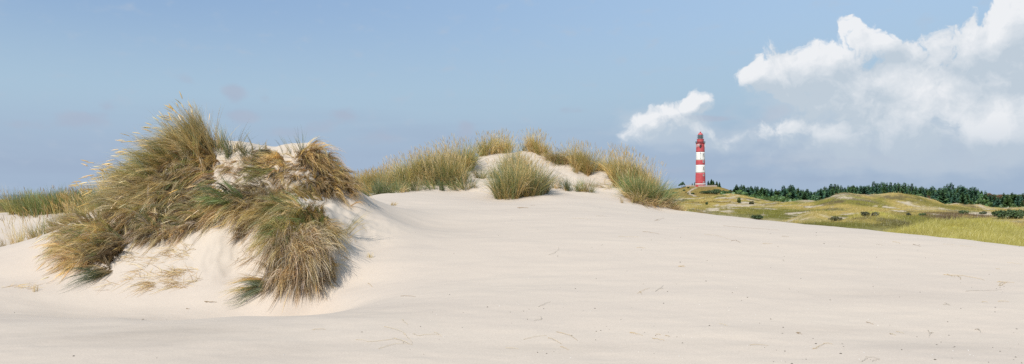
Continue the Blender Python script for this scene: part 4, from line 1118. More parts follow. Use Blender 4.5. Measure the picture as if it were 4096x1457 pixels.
c.seeds(None, 60, (.8, 1.2), (-1.0, -.08, .45), .16, .5, roots=edge); c.done()
# left curtain
cur = [(800, 590), (850, 650), (870, 740), (950, 790), (1000, 830), (950, 860), (840, 890), (740, 920), (620, 950), (540, 930), (470, 880), (460, 820), (540, 755), (640, 700), (720, 640)]
c = Clump("big matted curtain of straw combed down the left face of the mound")
c.lay(cur, 4200, (.2, .45), {"thatch": 1, "brown": .6, "grey": .3}, (-.3, -.2, -.6), .15, 2.0, .008, "dry_foliage", (.0, .03), .12, .35)
c.lay(cur, 7200, (.4, .85), DRY, (-.42, -.3, -.6), .18, 2.0, .0075, "dry_foliage", (.0, .075), .08, .24, .04, 61)
c.lay(cur, 1400, (.45, .8), {"green": 1, "olive": 1.2}, (-.5, -.3, -.4), .35, 1.5, .006, "green_foliage", (.02, .12), .07, .25, bundle=16)
c.lay([(480, 800), (600, 740), (700, 700), (760, 740), (600, 860), (500, 880)], 1500, (.5, .9), {"straw": 1, "gold": .6, "pale": .4}, (-.8, -.3, -.25), .35, 1.4, .006, "dry_foliage", (.03, .13), .06, .2)
c.lay([(860, 760), (960, 770), (1000, 810), (920, 850), (850, 830)], 700, (.4, .7), {"green": 1, "fresh": .5, "bluegreen": .3}, (-.6, -.4, -.1), .35, 1.2, .006, "green_foliage", (.05, .14), .08, .25, bundle=20)
c.lay([(540, 930), (620, 950), (740, 920), (840, 890), (900, 870), (760, 930), (620, 970)], 1500, (.25, .5), {"grey": 1, "brown": .8, "straw": .4}, (-.25, -.3, -.8), .2, 2.2, .006, "dry_foliage", (.0, .04), .1, .25)
c.seeds(cur, 30, (.6, .8), (-.6, -.4, .2), .25, 1.0); c.done()
# left foot
lo = [(260, 930), (340, 890), (430, 900), (500, 930), (520, 980), (430, 1030), (370, 1070), (310, 1060), (270, 1010)]
c = Clump("bulky tangle of straw spilling left at the foot of the big mound")
c.lay(lo, 1500, (.2, .45), {"thatch": 1, "brown": .8, "grey": .4}, (-.4, -.2, -.5), .2, 2.0, .008, "dry_foliage", (.0, .04), .12, .35)
c.lay(lo, 4600, (.4, .75), DRY, (-.62, -.3, -.42), .32, 1.6, .0068, "dry_foliage", (.0, .12), .08, .3)
c.lay(lo, 900, (.4, .7), {"green": .8, "olive": 1.2}, (-.75, -.3, -.15), .45, 1.3, .0057, "green_foliage", (.03, .17), .08, .3, bundle=12)
c.lay([(330, 850), (420, 840), (430, 890), (350, 900)], 260, (.3, .5), {"brown": 1, "olive": .6, "straw": .6}, (-.2, -.1, .8), .4, .6, .005, "dry_foliage", (.02, .1), .07, .35)
c.seeds(lo, 14, (.5, .7), (-.9, -.3, .2), .2, .9); c.done()
c = Clump("small green spray lying on the sand right of the foot tangle")
c.lay([(380, 1090), (430, 1080), (445, 1100), (410, 1115)], 230, (.35, .75), {"green": 1, "bluegreen": .8}, (-.9, -.25, -.15), .3, .9, .0055, "green_foliage", (.01, .06), .05, .16)
c.lay([(400, 1080), (450, 1075), (450, 1100)], 160, (.25, .5), {"brown": 1, "straw": 1}, (-.7, -.25, -.2), .3, 1.2, .0055, "dry_foliage", (.01, .05), .06, .25); c.done()
c = Clump("dark broken turf edge with torn straw between curtain and foot tangle")
c.lay([(400, 1050), (460, 1000), (500, 985), (490, 1015), (430, 1065)], 900, (.15, .38), {"thatch": 1.2, "brown": .8, "rust": .6, "gold": .2}, (-.3, -.5, -.5), .5, 1.8, .009, "dry_foliage", (.02, .12), .16, .4, bundle=10); c.done()
# crest tufts
tuft("thin upright green and straw tuft on the bare crest beside the plume", [(880, 15.4, .10, .12), (930, 15.3, .14, .12)], 260, .72, {"bluegreen": 1, "green": .7}, {"straw": 1, "gold": 1, "brown": .6}, 0, (-.12, 0), .4, .6, .0055, .5, group="windblown marram clumps on the big mound")
tuft("low fan of blue green blades on the crest right of the thin upright tuft", [(985, 15.2, .12, .1)], 170, .45, {"bluegreen": 1, "green": .7}, {"brown": 1, "gold": .6}, 0, (.25, -.05), .6, .9, .0055, .4, group="windblown marram clumps on the big mound")
c = Clump("curled dead strands hanging from the bare crest under the thin tuft")
c.lay([(840, 620), (870, 620), (880, 660), (830, 660)], 420, (.3, .6), {"thatch": .5, "brown": 1, "gold": .7, "rust": .4}, (-.2, -.3, -.4), .4, 2.0, .006, "dry_foliage", (.01, .07), .09, .25)
c.lay([(900, 640), (960, 650), (930, 700), (880, 690)], 130, (.25, .45), {"brown": 1, "straw": .7}, (-.5, -.3, -.4), .15, 1.8, .0055, "dry_foliage", (.0, .03), .1, .25); c.done()
# centre
c = Clump("crossed bundles of straw hanging down the middle of the big mound")
c.lay([(950, 660), (1060, 620), (1180, 650), (1250, 680), (1330, 740), (1330, 800), (1180, 790), (1000, 800), (940, 740)], 2600, (.18, .45), {"brown": 1.2, "thatch": .7, "grey": .5, "gold": .5, "straw": .4}, (-.45, -.3, -.5), .10, 1.8, .0068, "dry_foliage", (.0, .035), .13, .42, .17, 71)
c.lay([(1065, 610), (1110, 605), (1130, 640), (1110, 690), (1040, 700), (1030, 660)], 620, (.25, .5), {"straw": 1, "gold": .8, "brown": .7, "grey": .3}, (-.6, -.3, -.45), .14, 1.6, .0065, "dry_foliage", (.0, .04), .09, .28)
c.lay([(1065, 610), (1110, 605), (1110, 690), (1030, 680)], 350, (.3, .6), {"thatch": 1, "brown": .5}, (-.5, -.3, -.4), .15, 1.6, .008, "dry_foliage", (.0, .03), .12, .3)
c.lay([(1010, 680), (1090, 650), (1120, 700), (1000, 760)], 320, (.35, .65), {"olive": 1, "green": .5}, (-.7, -.3, -.2), .25, 1.3, .0055, "green_foliage", (.01, .07), .08, .28)
c.lay([(1095, 610), (1125, 615), (1150, 690), (1125, 700)], 380, (.35, .65), {"gold": 1, "brown": .7, "straw": .5}, (.12, -.3, -.7), .25, 1.7, .006, "dry_foliage", (.0, .06), .09, .18)
c.lay([(960, 770), (1060, 735), (1150, 770), (1160, 830), (1040, 850), (960, 810)], 1900, (.25, .55), {"thatch": .4, "brown": .9, "grey": .9, "straw": .6, "gold": .4}, (-.3, -.3, -.7), .2, 2.0, .0065, "dry_foliage", (.0, .05), .11, .3, .16, 8)
c.lay([(970, 610), (1060, 600), (1180, 620), (1180, 640), (980, 640)], 160, (.25, .5), {"straw": 1, "olive": .7, "bluegreen": .4}, (.1, 0, .5), .5, .9, .0055, "dry_foliage", (.0, .05), .08, .5); c.done()
c = Clump("loose straw bundles swept across the gap above the hanging skirt of grass")
c.lay([(960, 850), (1080, 810), (1200, 820), (1230, 850), (1120, 880), (1040, 870), (980, 870)], 2100, (.35, .8), {"straw": 1, "gold": 1, "olive": .5, "grey": .4, "thatch": .3}, (-.8, -.3, -.32), .25, 1.3, .0062, "dry_foliage", (.0, .08), .08, .26, .05, 4)
c.lay([(1080, 810), (1200, 810), (1240, 840), (1120, 860)], 350, (.4, .7), {"green": 1, "olive": .6}, (-.6, -.3, -.2), .3, 1.2, .0055, "green_foliage", (.02, .1), .08, .3)
c.lay([(960, 890), (1020, 880), (1010, 940), (965, 940)], 420, (.25, .5), {"thatch": .5, "brown": 1, "grey": 1}, (-.35, -.4, -.8), .25, 2.0, .006, "dry_foliage", (.0, .05), .1, .2); c.done()
# right shoulder
rs = [(1195, 622), (1240, 606), (1300, 622), (1345, 675), (1380, 730), (1400, 755), (1340, 735), (1290, 690), (1215, 660)]
rsr = ridge_roots([(1215, 608, 15.3), (1260, 608, 15.4), (1310, 640, 15.5), (1350, 680, 15.6), (1385, 725, 15.7)], .10, .15)
c = Clump("brown thatch of dead grass hanging over the right shoulder of the big mound")
c.lay(rs, 1500, (.22, .48), {"thatch": .9, "brown": 1.2, "rust": .5, "gold": .4}, (.4, -.3, -.5), .3, 1.8, .007, "dry_foliage", (.0, .09), .1, .3)
c.lay(None, 1900, (.35, .7), {"brown": 1.1, "gold": .55, "straw": .45, "rust": .3, "thatch": .5}, (.62, -.12, -.22), .3, 1.9, .0065, "dry_foliage", (.01, .13), .08, .24, roots=rsr)
c.lay([(1205, 618), (1260, 610), (1300, 640), (1250, 670), (1205, 655)], 900, (.15, .35), {"thatch": 1, "brown": 1, "grey": .4}, (.0, -.5, -.5), .3, 2.0, .007, "dry_foliage", (.0, .06), .13, .4)
c.done()
tuft("few long blue green blades standing up from the brown thatch", [(1225, 15.3, .12, .1), (1275, 15.4, .15, .1)], 90, .62, {"bluegreen": 1, "green": .6}, {"brown": 1, "straw": .6}, 0, (.1, 0), .45, .7, .0055, .4, group="windblown marram clumps on the big mound")
tuft("short blue green blades leaning right on the far slope of the brown thatch", [(1325, 15.6, .12, .1)], 80, .5, {"bluegreen": 1, "green": .6}, {"brown": 1, "gold": .6}, 0, (.35, 0), .4, .7, .0055, .3, group="windblown marram clumps on the big mound")
rm = [(1270, 710), (1305, 700), (1340, 730), (1350, 770), (1310, 780), (1265, 760), (1240, 735)]
c = Clump("ragged dark straw lump jutting over the sand on the right face of the mound")
c.lay(rm, 1300, (.2, .45), {"thatch": .8, "brown": 1.2, "rust": .5, "gold": .6, "grey": .3}, (.25, -.35, -.55), .35, 1.8, .007, "dry_foliage", (.0, .09), .12, .36)
c.lay([(1190, 785), (1290, 785), (1340, 800), (1280, 812), (1190, 800)], 380, (.3, .55), {"gold": 1, "brown": .7, "olive": .5}, (-.7, -.3, -.1), .2, 1.3, .006, "dry_foliage", (.0, .05), .1, .35); c.done()
# skirt
sk_t = [(1090, 900), (1150, 865), (1230, 845), (1290, 865), (1315, 930), (1300, 975), (1220, 990), (1130, 985), (1095, 950)]
sk_h = [(1080, 985), (1130, 960), (1220, 950), (1290, 960), (1310, 1000), (1300, 1050), (1220, 1060), (1120, 1060), (1075, 1030)]
c = Clump("long hanging skirt of grey straw with a green crown at the mound's right foot")
c.lay([(1085, 1020), (1300, 1010), (1310, 1090), (1285, 1150), (1110, 1150), (1070, 1090)], 2600, (.2, .5), {"thatch": 1, "brown": .8, "grey": .5}, (-.02, -.25, -1), .1, 2.2, .0075, "dry_foliage", (.0, .04), .06, .14)
c.lay(sk_h, 5000, (.5, .95), {"grey": 1.2, "brown": .8, "straw": .5, "pale": .2, "thatch": .2}, (-.04, -.30, -1.0), .25, 2.6, .0068, "dry_foliage", (.01, .10), .05, .10, fray=(.014, .06, .02))
c.lay([(1080, 1050), (1300, 1050), (1290, 1120), (1100, 1120)], 1500, (.3, .6), {"grey": 1, "brown": .8, "straw": .3}, (-.03, -.25, -1.0), .2, 2.6, .0068, "dry_foliage", (.0, .06), .05, .10, fray=(.014, .06, .02))
c.lay(sk_t, 2000, (.3, .65), {"straw": 1, "gold": .7, "olive": .8, "thatch": .3}, (-.1, -.4, -.4), .45, 1.8, .006, "dry_foliage", (.02, .13), .07, .34)
c.lay(sk_t, 1500, (.3, .65), {"green": 1, "olive": .7, "fresh": .4}, (-.15, -.4, -.3), .5, 1.7, .0058, "green_foliage", (.04, .15), .07, .34, bundle=14)
c.lay([(1080, 920), (1130, 900), (1110, 980), (1070, 970)], 480, (.35, .6), {"straw": 1, "olive": 1, "pale": .4}, (-.7, -.3, -.35), .35, 1.4, .0058, "dry_foliage", (.02, .1), .07, .2)
c.lay([(1270, 880), (1310, 900), (1325, 970), (1285, 950)], 480, (.35, .65), {"gold": 1, "straw": 1, "pale": .4}, (.6, -.3, -.4), .35, 1.5, .0058, "dry_foliage", (.01, .1), .07, .2)
c.lay([(1200, 855), (1285, 855), (1295, 900), (1200, 890)], 700, (.25, .5), {"gold": 1, "brown": 1, "rust": .4, "thatch": .5}, (.25, -.4, -.4), .4, 1.7, .0065, "dry_foliage", (.02, .12), .1, .32)
c.lay([(1300, 1060), (1330, 1050), (1325, 1120), (1295, 1130)], 300, (.2, .4), {"gold": 1, "brown": 1}, (.12, -.3, -.7), .3, 1.8, .006, "dry_foliage", (.0, .06), .12, .28)
c.done()
c = Clump("flat spray of straw and green blades poking out left from under the hanging skirt")
c.lay([(1060, 1130), (1090, 1120), (1090, 1150), (1060, 1160)], 160, (.4, .85), {"green": 1, "bluegreen": .6}, (-.9, -.3, -.35), .3, .8, .0055, "green_foliage", (.01, .1), .05, .2)
c.lay([(1020, 1160), (1060, 1150), (1070, 1165)], 150, (.4, .75), {"gold": 1, "straw": 1}, (-1, -.2, -.1), .2, .6, .006, "dry_foliage", (.01, .05), .05, .12)
c.lay([(1030, 1115), (1070, 1120), (1060, 1135)], 130, (.3, .65), {"brown": 1, "gold": .6}, (-1, -.15, .05), .2, .5, .006, "dry_foliage", (.01, .05), .06, .12); c.done()

# litter caught on the front slope: nobody could count it
B = Bag()
def litter(poly, n, L, pal, comb, w=.006, patchy=.25, seed=3):
    cen = poly_roots(poly, max(4, n // 9), patchy, seed); i = rng.integers(0, len(cen), n)
    rt = cen[i] + rng.normal(size=(n, 3)) * np.array([.07, .05, 0]); rt[:, 2] = ground(rt[:, 0], rt[:, 1])
    d = np.array(comb)[None] + rng.normal(size=(n, 3)) * .35
    p = paths(rt, d, rng.uniform(L[0], L[1], n), rng.uniform(.5, 2, n), 5, (0, 0, 0), .12, ground, rng.uniform(.002, .02, n))
    B.add(*ribbons(p, w * rng.uniform(.6, 1.3, n), *pick(pal, n)))
litter([(420, 1060), (620, 1000), (780, 1000), (800, 1120), (760, 1165), (420, 1160)], 330, (.1, .4), {"straw": 1, "brown": .7, "gold": .6}, (-.8, -.1, -.45), .0065, .22, 3)
litter([(590, 1100), (740, 1090), (750, 1160), (560, 1165)], 110, (.15, .4), {"gold": .6, "straw": .6, "brown": .8}, (-1, -.1, -.2), .0065, .2, 9)
litter([(960, 950), (1080, 900), (1090, 1060), (980, 1060)], 260, (.1, .4), {"grey": 1, "brown": .7}, (-.5, -.2, -.6), .006, .15, 13)
litter([(860, 640), (1100, 640), (1200, 700), (1240, 780), (1000, 800), (900, 740)], 420, (.1, .35), {"brown": 1, "grey": .6, "straw": .4}, (-.4, -.2, -.4), .006, .12, 23)
litter([(1350, 820), (1420, 860), (1440, 1000), (1380, 1090), (1340, 1000), (1340, 900)], 80, (.1, .3), {"straw": 1, "gold": .5, "brown": .4}, (.4, -.1, 0), .006, .2, 33)
litter([(20, 1140), (130, 1140), (130, 1165), (20, 1165)], 40, (.08, .25), {"straw": 1, "brown": .7}, (.6, -.1, 0), .006, .0, 43)
lt = np_obj("straw_litter", np.concatenate(B.V), np.concatenate(B.F), M_STRAW, None, np.concatenate(B.C))
tag(lt, "broken straw litter strewn over the sandy face of the big mound", "litter", None, "stuff")

# ------------------------------------------------------------------ grass of the dunes behind
def field(n, pxr, pyr, dmin, dmax, step, hgt, wid, mix_, segs=3, seed=0):
    q = np.stack([rng.uniform(pxr[0], pxr[1], n), rng.uniform(pyr[0], pyr[1], n)], 1)
    w, ok = cast(q[:, 0], q[:, 1], dmin, dmax, step, hill)
    col, sc = hill_cols(w[:, 0], w[:, 1])
    keep = rng.uniform(0, 1, len(w)) > sc * 1.1
    w, col = w[keep], col[keep]; m = len(w)
    dens = fbm(w[:, 0] / 1.6, w[:, 1] / 2.2, 7, 3)
    k = dens > -.38; w, col, dens = w[k], col[k], dens[k]; m = len(w)
    L = hgt * rng.uniform(.5, 1.15, m) * (1 + .7 * dens)
    sw = fbm(w[:, 0] / 3, w[:, 1] / 4, 19, 2)
    d0 = np.stack([.25 * sw + .12, .1 * sw, np.ones(m)], 1) + rng.normal(size=(m, 3)) * np.array([.28, .28, .05])
    w[:, 2] -= .03
    p = paths(w, d0, L, rng.uniform(.2, 1.0, m), segs, (0.1, 0, 0), .05, None)
    t = (rng.uniform(.85, 1.15, m) * (1.06 + .28 * dens))[:, None]
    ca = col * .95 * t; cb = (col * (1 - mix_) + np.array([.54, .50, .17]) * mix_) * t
    return ribbons(p, wid * (w[:, 1] / dmin) ** .5 * rng.uniform(.6, 1.4, m), ca, cb, 1.3)
B = Bag()
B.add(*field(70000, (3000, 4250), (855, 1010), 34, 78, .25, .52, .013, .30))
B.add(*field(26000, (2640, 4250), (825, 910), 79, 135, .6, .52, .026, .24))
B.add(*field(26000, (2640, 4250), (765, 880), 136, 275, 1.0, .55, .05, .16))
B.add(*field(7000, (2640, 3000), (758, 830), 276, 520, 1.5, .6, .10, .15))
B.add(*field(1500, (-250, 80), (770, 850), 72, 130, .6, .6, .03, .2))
dg = np_obj("dune_grass", np.concatenate(B.V), np.concatenate(B.F), M_STRAW, None, np.concatenate(B.C))
tag(dg, "long yellow green marram grass covering the dunes behind the bare sand", "grass", None, "stuff")
# ------------------------------------------------------------------ stalks, pebbles and shells on the open sand
def lin(r, g, b):
    f = lambda c: ((c / 255 + 0.055) / 1.055) ** 2.4
    return (f(r), f(g), f(b))
STM = {"golden": plain_mat("stalk_golden", (0.50, 0.37, 0.19), 0.7, 0.2, 0.25, 9), "pale": plain_mat("stalk_pale", (0.56, 0.46, 0.30), 0.7, 0.2, 0.2, 9),
       "brown": plain_mat("stalk_brown", (0.30, 0.21, 0.12), 0.8, 0.15, 0.25, 9), "grey": plain_mat("stalk_grey", (0.42, 0.37, 0.30), 0.8, 0.15, 0.2, 9)}
def stalk(label, tone, lines, r=.0045, lift=.007, name="dry_stalk", cat="dry stalk"):
    """a dead grass stalk or a small bunch of them; lines are courses traced over the sand"""
    r = r * .5
    mb = MB(); org = None
    for line in lines:
        w = [cast(px, py, 5, 30, .02)[0] for px, py in line]
        w = np.concatenate([q for q in w if len(q)])
        if len(w) < 2: continue
        w = resample(w, 9)
        w[:, 2] = ground(w[:, 0], w[:, 1]) + r + lift * np.abs(np.sin(np.linspace(0.2, 2.9, 9))) + rng.uniform(0, .004, 9)
        w[:, :2] += rng.normal(size=(9, 2)) * .006
        if org is None: org = w.mean(0)
        mb.tube([tuple(p - org) for p in w], r * rng.uniform(.85, 1.2), r * .5, 5)
    if org is None: return
    o = mb.build(name, STM[tone]); o.location = org
    tag(o, label, cat, "dry stalks lying on the open sand")
S = stalk
S("long pale stalk on the far sand straight below the sparse hollow tuft", "pale", [[(2288, 874), (2330, 876), (2366, 880)]])
S("short brown bundle on the far sand just in front of the tall green clump", "brown", [[(2068, 832), (2118, 832)], [(2075, 834), (2100, 831)], [(2072, 833), (2112, 834)]], .007)
S("tiny dark stick right of the brown bundle before the tall green clump", "brown", [[(2124, 823), (2140, 823)]], .006)
S("dark twig on the sand below the bright green clump", "brown", [[(2618, 884), (2636, 879), (2655, 873)], [(2625, 882), (2640, 884)]], .006)
S("thin brown stick lying slantwise below the dark twig", "brown", [[(2571, 928), (2605, 932), (2637, 938)]], .006)
S("pale straight stalk left of the slanting brown stick", "pale", [[(2472, 947), (2515, 950), (2555, 949)]])
S("short brown stalk beside the line of dark crumbs below the bright green clump", "brown", [[(2385, 865), (2425, 867)]])
S("golden stalk low on the sand below the slanting brown stick", "golden", [[(2547, 992), (2582, 994)]])
S("curved grey stalk in the middle of the open sand", "grey", [[(2196, 1021), (2222, 1012), (2238, 1000), (2234, 990)]])
S("short slanting golden straw just right of the hanging skirt", "golden", [[(1472, 1135), (1490, 1150)]], .006)
S("straight brown straw on the sand nearest the foot of the hanging skirt", "brown", [[(1605, 1186), (1662, 1189)]])
S("thin grey stalk with one knotted end in the middle of the sand", "grey", [[(2153, 1229), (2180, 1218), (2201, 1210)]])
S("small bent stalk with an upright spur", "grey", [[(2136, 1285), (2166, 1281)], [(2166, 1281), (2162, 1268)]])
S("fan of pale stalks low on the sand to the right of the mound", "pale", [[(1537, 1309), (1580, 1320), (1626, 1339)], [(1615, 1335), (1640, 1362), (1651, 1382)], [(1465, 1370), (1540, 1366), (1590, 1358), (1651, 1382)], [(1425, 1363), (1465, 1364)], [(1516, 1397), (1580, 1380), (1640, 1378)], [(1575, 1355), (1630, 1375)], [(1605, 1280), (1632, 1302)]], .004)
S("faint pale stalks right of the fan", "pale", [[(1676, 1345), (1720, 1342), (1759, 1341)], [(1735, 1331), (1768, 1348)], [(1650, 1337), (1670, 1345)]], .004)
S("long arching golden stalk near the bottom of the sand", "golden", [[(2225, 1331), (2275, 1344), (2311, 1366)]], .0045)
S("two golden stalks in line under the long arching one", "golden", [[(2189, 1352), (2220, 1366), (2246, 1379)], [(2239, 1390), (2258, 1397), (2275, 1404)]], .0045)
S("pale wavy stalk left of the long arching one", "pale", [[(2092, 1361), (2140, 1350), (2189, 1345)]], .004)
S("straight pale straw nearly at the bottom edge of the sand", "pale", [[(2024, 1394), (2081, 1399)]], .004)
S("forked golden stalk on the sand below the left part of the wood", "golden", [[(2547, 1177), (2575, 1163), (2598, 1153)], [(2560, 1168), (2568, 1180)]], .004)
S("bent grey twig with a raised hook right of the forked golden stalk", "grey", [[(2619, 1167), (2640, 1158), (2651, 1144)], [(2640, 1158), (2654, 1158)]], .005)
S("cluster of broken stalks on the lower sand under the lighthouse", "golden", [[(2520, 1331), (2550, 1340)], [(2520, 1333), (2575, 1345)], [(2610, 1356), (2660, 1366)], [(2625, 1340), (2645, 1343)], [(2660, 1345), (2680, 1352)]], .0045)
S("very long thin brown stalk close under the sand edge near the lighthouse", "brown", [[(2894, 904), (2960, 912), (3040, 917), (3116, 922)]], .004)
S("pale stalk running down to a darker one left on the upper sand", "pale", [[(2815, 938), (2870, 944), (2922, 958)]], .004)
S("thick kinked brown straw on the upper sand below the lighthouse", "brown", [[(2924, 965), (2942, 963), (2960, 972)]], .007)
S("straight golden straw right of the thick kinked one", "golden", [[(3051, 976), (3087, 977)]], .006)
S("short dark stick near the sand edge below the sandy topped dune", "brown", [[(3127, 947), (3155, 949)]], .006)
S("bent golden straw near the sand edge below the long dune crest", "golden", [[(3570, 969), (3596, 973), (3601, 977)]], .006)
S("slanting brown straw right of the bent golden one", "brown", [[(3650, 979), (3683, 988)]], .006)
S("faint stalk lying level just left of the bent golden straw", "grey", [[(3505, 979), (3535, 983)]], .005)
S("long pale stalk under the near grass hill", "pale", [[(3770, 978), (3820, 981)], [(3840, 984), (3905, 991)]], .004)
S("pale straw low under the far right sand edge", "pale", [[(4027, 1051), (4088, 1058)]], .005)
S("small tan straw below the far right sand edge, shorter than its neighbour", "golden", [[(3982, 1077), (4002, 1080)]], .006)
S("long forked golden stalk spread over the sand at right", "golden", [[(3776, 1100), (3800, 1103), (3841, 1105), (3900, 1114), (3941, 1124)], [(3830, 1106), (3845, 1115), (3838, 1120)], [(3785, 1098), (3820, 1110)]], .006)
S("torn tuft of golden straw stuck in the sand at far right", "golden", [[(3990, 1130), (4030, 1132), (4060, 1134)], [(3993, 1144), (4010, 1132)], [(3996, 1128), (4025, 1136)], [(4000, 1146), (4030, 1130)]], .006)
S("very thin level stalk beneath the torn golden tuft", "grey", [[(3862, 1167), (3940, 1166), (4009, 1162)]], .004)
S("short pair of level straws low at far right", "golden", [[(3991, 1207), (4036, 1210)], [(3925, 1210), (3950, 1211)]], .005)
S("grey twig with two prongs at the right of the open sand", "grey", [[(3776, 1220), (3802, 1221)], [(3780, 1214), (3800, 1224)]], .005)
S("short slanting dark stick in the lower right sand", "brown", [[(3466, 1292), (3495, 1300)]], .006)
S("hooked twig with a drift of sand behind it in the lower right", "grey", [[(3900, 1320), (3912, 1318), (3925, 1333)], [(3912, 1318), (3918, 1324)]], .006)
S("upright forked grey stalk half buried in the lower right sand", "grey", [[(3711, 1324), (3722, 1335), (3716, 1352)], [(3722, 1335), (3735, 1333)]], .005)
S("bent pale straw left of the half buried forked stalk", "pale", [[(3582, 1328), (3618, 1337)], [(3560, 1338), (3585, 1344)]], .005)
S("level golden straw low in the middle right of the sand", "golden", [[(2996, 1382), (3073, 1385)]], .004)
S("golden stalk with a faint trailing root low in the sand", "golden", [[(3295, 1376), (3331, 1379)], [(3255, 1398), (3298, 1376)]], .005)
S("small dark crossed twig above the level golden straw", "brown", [[(3184, 1333), (3206, 1338)], [(3188, 1338), (3204, 1333)]], .005)
S("thin pale straw slanting down left of the level golden one", "pale", [[(2876, 1296), (2912, 1306)]], .0045)
S("tangle of grey twigs at the bottom edge of the sand", "grey", [[(3446, 1450), (3472, 1436)], [(3460, 1432), (3500, 1434), (3518, 1442)], [(3490, 1446), (3518, 1440)]], .005)
S("golden straw heap on the left of the lower right sand", "golden", [[(2715, 1066), (2740, 1069)], [(2720, 1070), (2738, 1064)], [(2716, 1068), (2735, 1070)]], .006)
S("flat dark driftwood sliver at the foot of the big mound", "brown", [[(815, 1210), (840, 1212), (868, 1211)], [(822, 1212), (860, 1212)]], .009, .004)
S("small brown dead frond on the flat sand before the mound", "brown", [[(743, 1238), (757, 1239)]], .007)
S("short brown straw lower left of the dead frond", "brown", [[(567, 1281), (582, 1280)]], .006)
S("straight tan straw on the flat sand right of the mound foot", "golden", [[(1249, 1321), (1304, 1320)]], .0045)
# plants rooted in the sand slope
tuft("single long stalk leaning over the bare sand right of the mound", [(1378, 13.6, .03, .03)], 26, .62, {"green": 1, "olive": 1}, {"straw": 1, "gold": .6}, 0, (.3, 0), .25, .6, .006, .5, group="small shoots on the sand slope")
tuft("tiny dry sprig alone on the sand right of the mound", [(1485, 12.9, .03, .03)], 26, .16, {"olive": 1}, {"straw": 1, "gold": 1}, 0, (.1, 0), .5, .8, .006, .9, group="small shoots on the sand slope")
tuft("thin lone stalk standing at the foot of the left tangle", [(139, 12.5, .01, .01)], 12, .17, {"olive": 1}, {"gold": 1}, 0, (0, 0), .1, .3, .006, .9, group="small shoots on the sand slope")
tuft("little dry shoots in the saddle beside the big mound", [(1560, 19.5, .12, .1), (1530, 19.6, .1, .1)], 36, .2, {"olive": 1}, {"straw": 1, "gold": 1}, 0, (.2, 0), .6, .9, .007, .9, group="small shoots on the sand slope")
tuft("two dry shoots standing on the apron below the bright green clump", [(2545, 21.8, .05, .05), (2490, 21.9, .08, .05)], 30, .32, {"olive": 1}, {"straw": 1, "gold": 1}, 0, (-.05, 0), .3, .6, .006, .9, group="small shoots on the sand slope")

# dark crumbs and white shell bits: nobody could count them
def crumbs(name, n, mat, rmin, rmax, label, where=None):
    q = np.stack([rng.uniform(0, 4096, n * 3), rng.uniform(820, 1457, n * 3)], 1)
    dens = .12 + .9 * sstep(1500, 2600, q[:, 0]) + .15 * fbm(q[:, 0] / 300, q[:, 1] / 200, 5, 2)
    q = q[rng.uniform(0, 1, len(q)) < dens][:n]
    w, ok = cast(q[:, 0], q[:, 1], 5, 26, .03)
    mk = (w[:, 0] > -5.5) | (w[:, 1] < 11.5); w = w[mk]
    ico = np.array([(1, 0, 0), (-1, 0, 0), (0, 1, 0), (0, -1, 0), (0, 0, 1), (0, 0, -1)], float)
    fc = np.array([(0, 2, 4), (2, 1, 4), (1, 3, 4), (3, 0, 4), (2, 0, 5), (1, 2, 5), (3, 1, 5), (0, 3, 5)])
    m = len(w); r = rng.uniform(rmin, rmax, m) ** 1.0
    v = ico[None] * (r[:, None, None] * rng.uniform(.5, 1.4, (m, 6, 1))) * np.array([1.3, 1, .6])
    a = rng.uniform(0, 6.3, m); c_, s_ = np.cos(a)[:, None], np.sin(a)[:, None]
    v = np.stack([v[..., 0] * c_ - v[..., 1] * s_, v[..., 0] * s_ + v[..., 1] * c_, v[..., 2]], -1) + w[:, None, :] + np.array([0, 0, rmin * .3])
    f = (np.arange(m)[:, None, None] * 6 + fc[None]).reshape(-1, 3)
    o = np_obj(name, v.reshape(-1, 3), f, mat)
    tag(o, label, None, None, "stuff")
crumbs("pebbles", 200, plain_mat("dark_crumb", (0.09, 0.075, 0.06), 0.8, 0.2, 0.4, 20), .004, .011, "dark crumbs of bark and turf scattered over the open sand")
crumbs("shell_fragments", 300, plain_mat("shell", (0.75, 0.72, 0.67), 0.4, 0.4, 0.1, 20), .003, .008, "white shell fragments scattered over the open sand")
# ------------------------------------------------------------------ light, sky, camera
SUN = Vector((-0.36, -0.62, 0.70)).normalized()
sl = bpy.data.lights.new("sun", 'SUN'); sl.energy = 4.3; sl.angle = R(0.5); sl.color = (1.0, 0.955, 0.88)
so = bpy.data.objects.new("sun", sl); link(so)
so.rotation_euler = SUN.to_track_quat('Z', 'Y').to_euler()
so.location = (-20, -20, 30)

cam = bpy.data.cameras.new("camera"); co = bpy.data.objects.new("camera", cam); link(co)
co.location = (0, 0, H); co.rotation_euler = (R(90), 0, 0)
cam.sensor_fit = 'HORIZONTAL'; cam.sensor_width = 36; cam.lens = 36 * F / 4096
cam.shift_y = (HY - 728.5) / 4096
cam.clip_start = 0.1; cam.clip_end = 60000
scene.camera = co

w = bpy.data.worlds.new("World"); scene.world = w; w.use_nodes = True
wt = w.node_tree; wt.nodes.clear()
WN = wt.nodes.new; WL = wt.links.new
def mth(nt, op, a, b=None, c=None, clamp=False):
    n = nt.nodes.new("ShaderNodeMath"); n.operation = op; n.use_clamp = clamp
    for i, v in enumerate((a, b, c)):
        if v is None: continue
        if isinstance(v, (int, float)): n.inputs[i].default_value = v
        else: nt.links.new(v, n.inputs[i])
    return n.outputs[0]
def mapr(nt, v, a, b, lo=0.0, hi=1.0, smooth=True):
    n = nt.nodes.new("ShaderNodeMapRange"); n.interpolation_type = 'SMOOTHSTEP' if smooth else 'LINEAR'
    nt.links.new(v, n.inputs["Value"])
    for k, x in (("From Min", a), ("From Max", b), ("To Min", lo), ("To Max", hi)):
        if isinstance(x, (int, float)): n.inputs[k].default_value = x
        else: nt.links.new(x, n.inputs[k])
    return n.outputs["Result"]
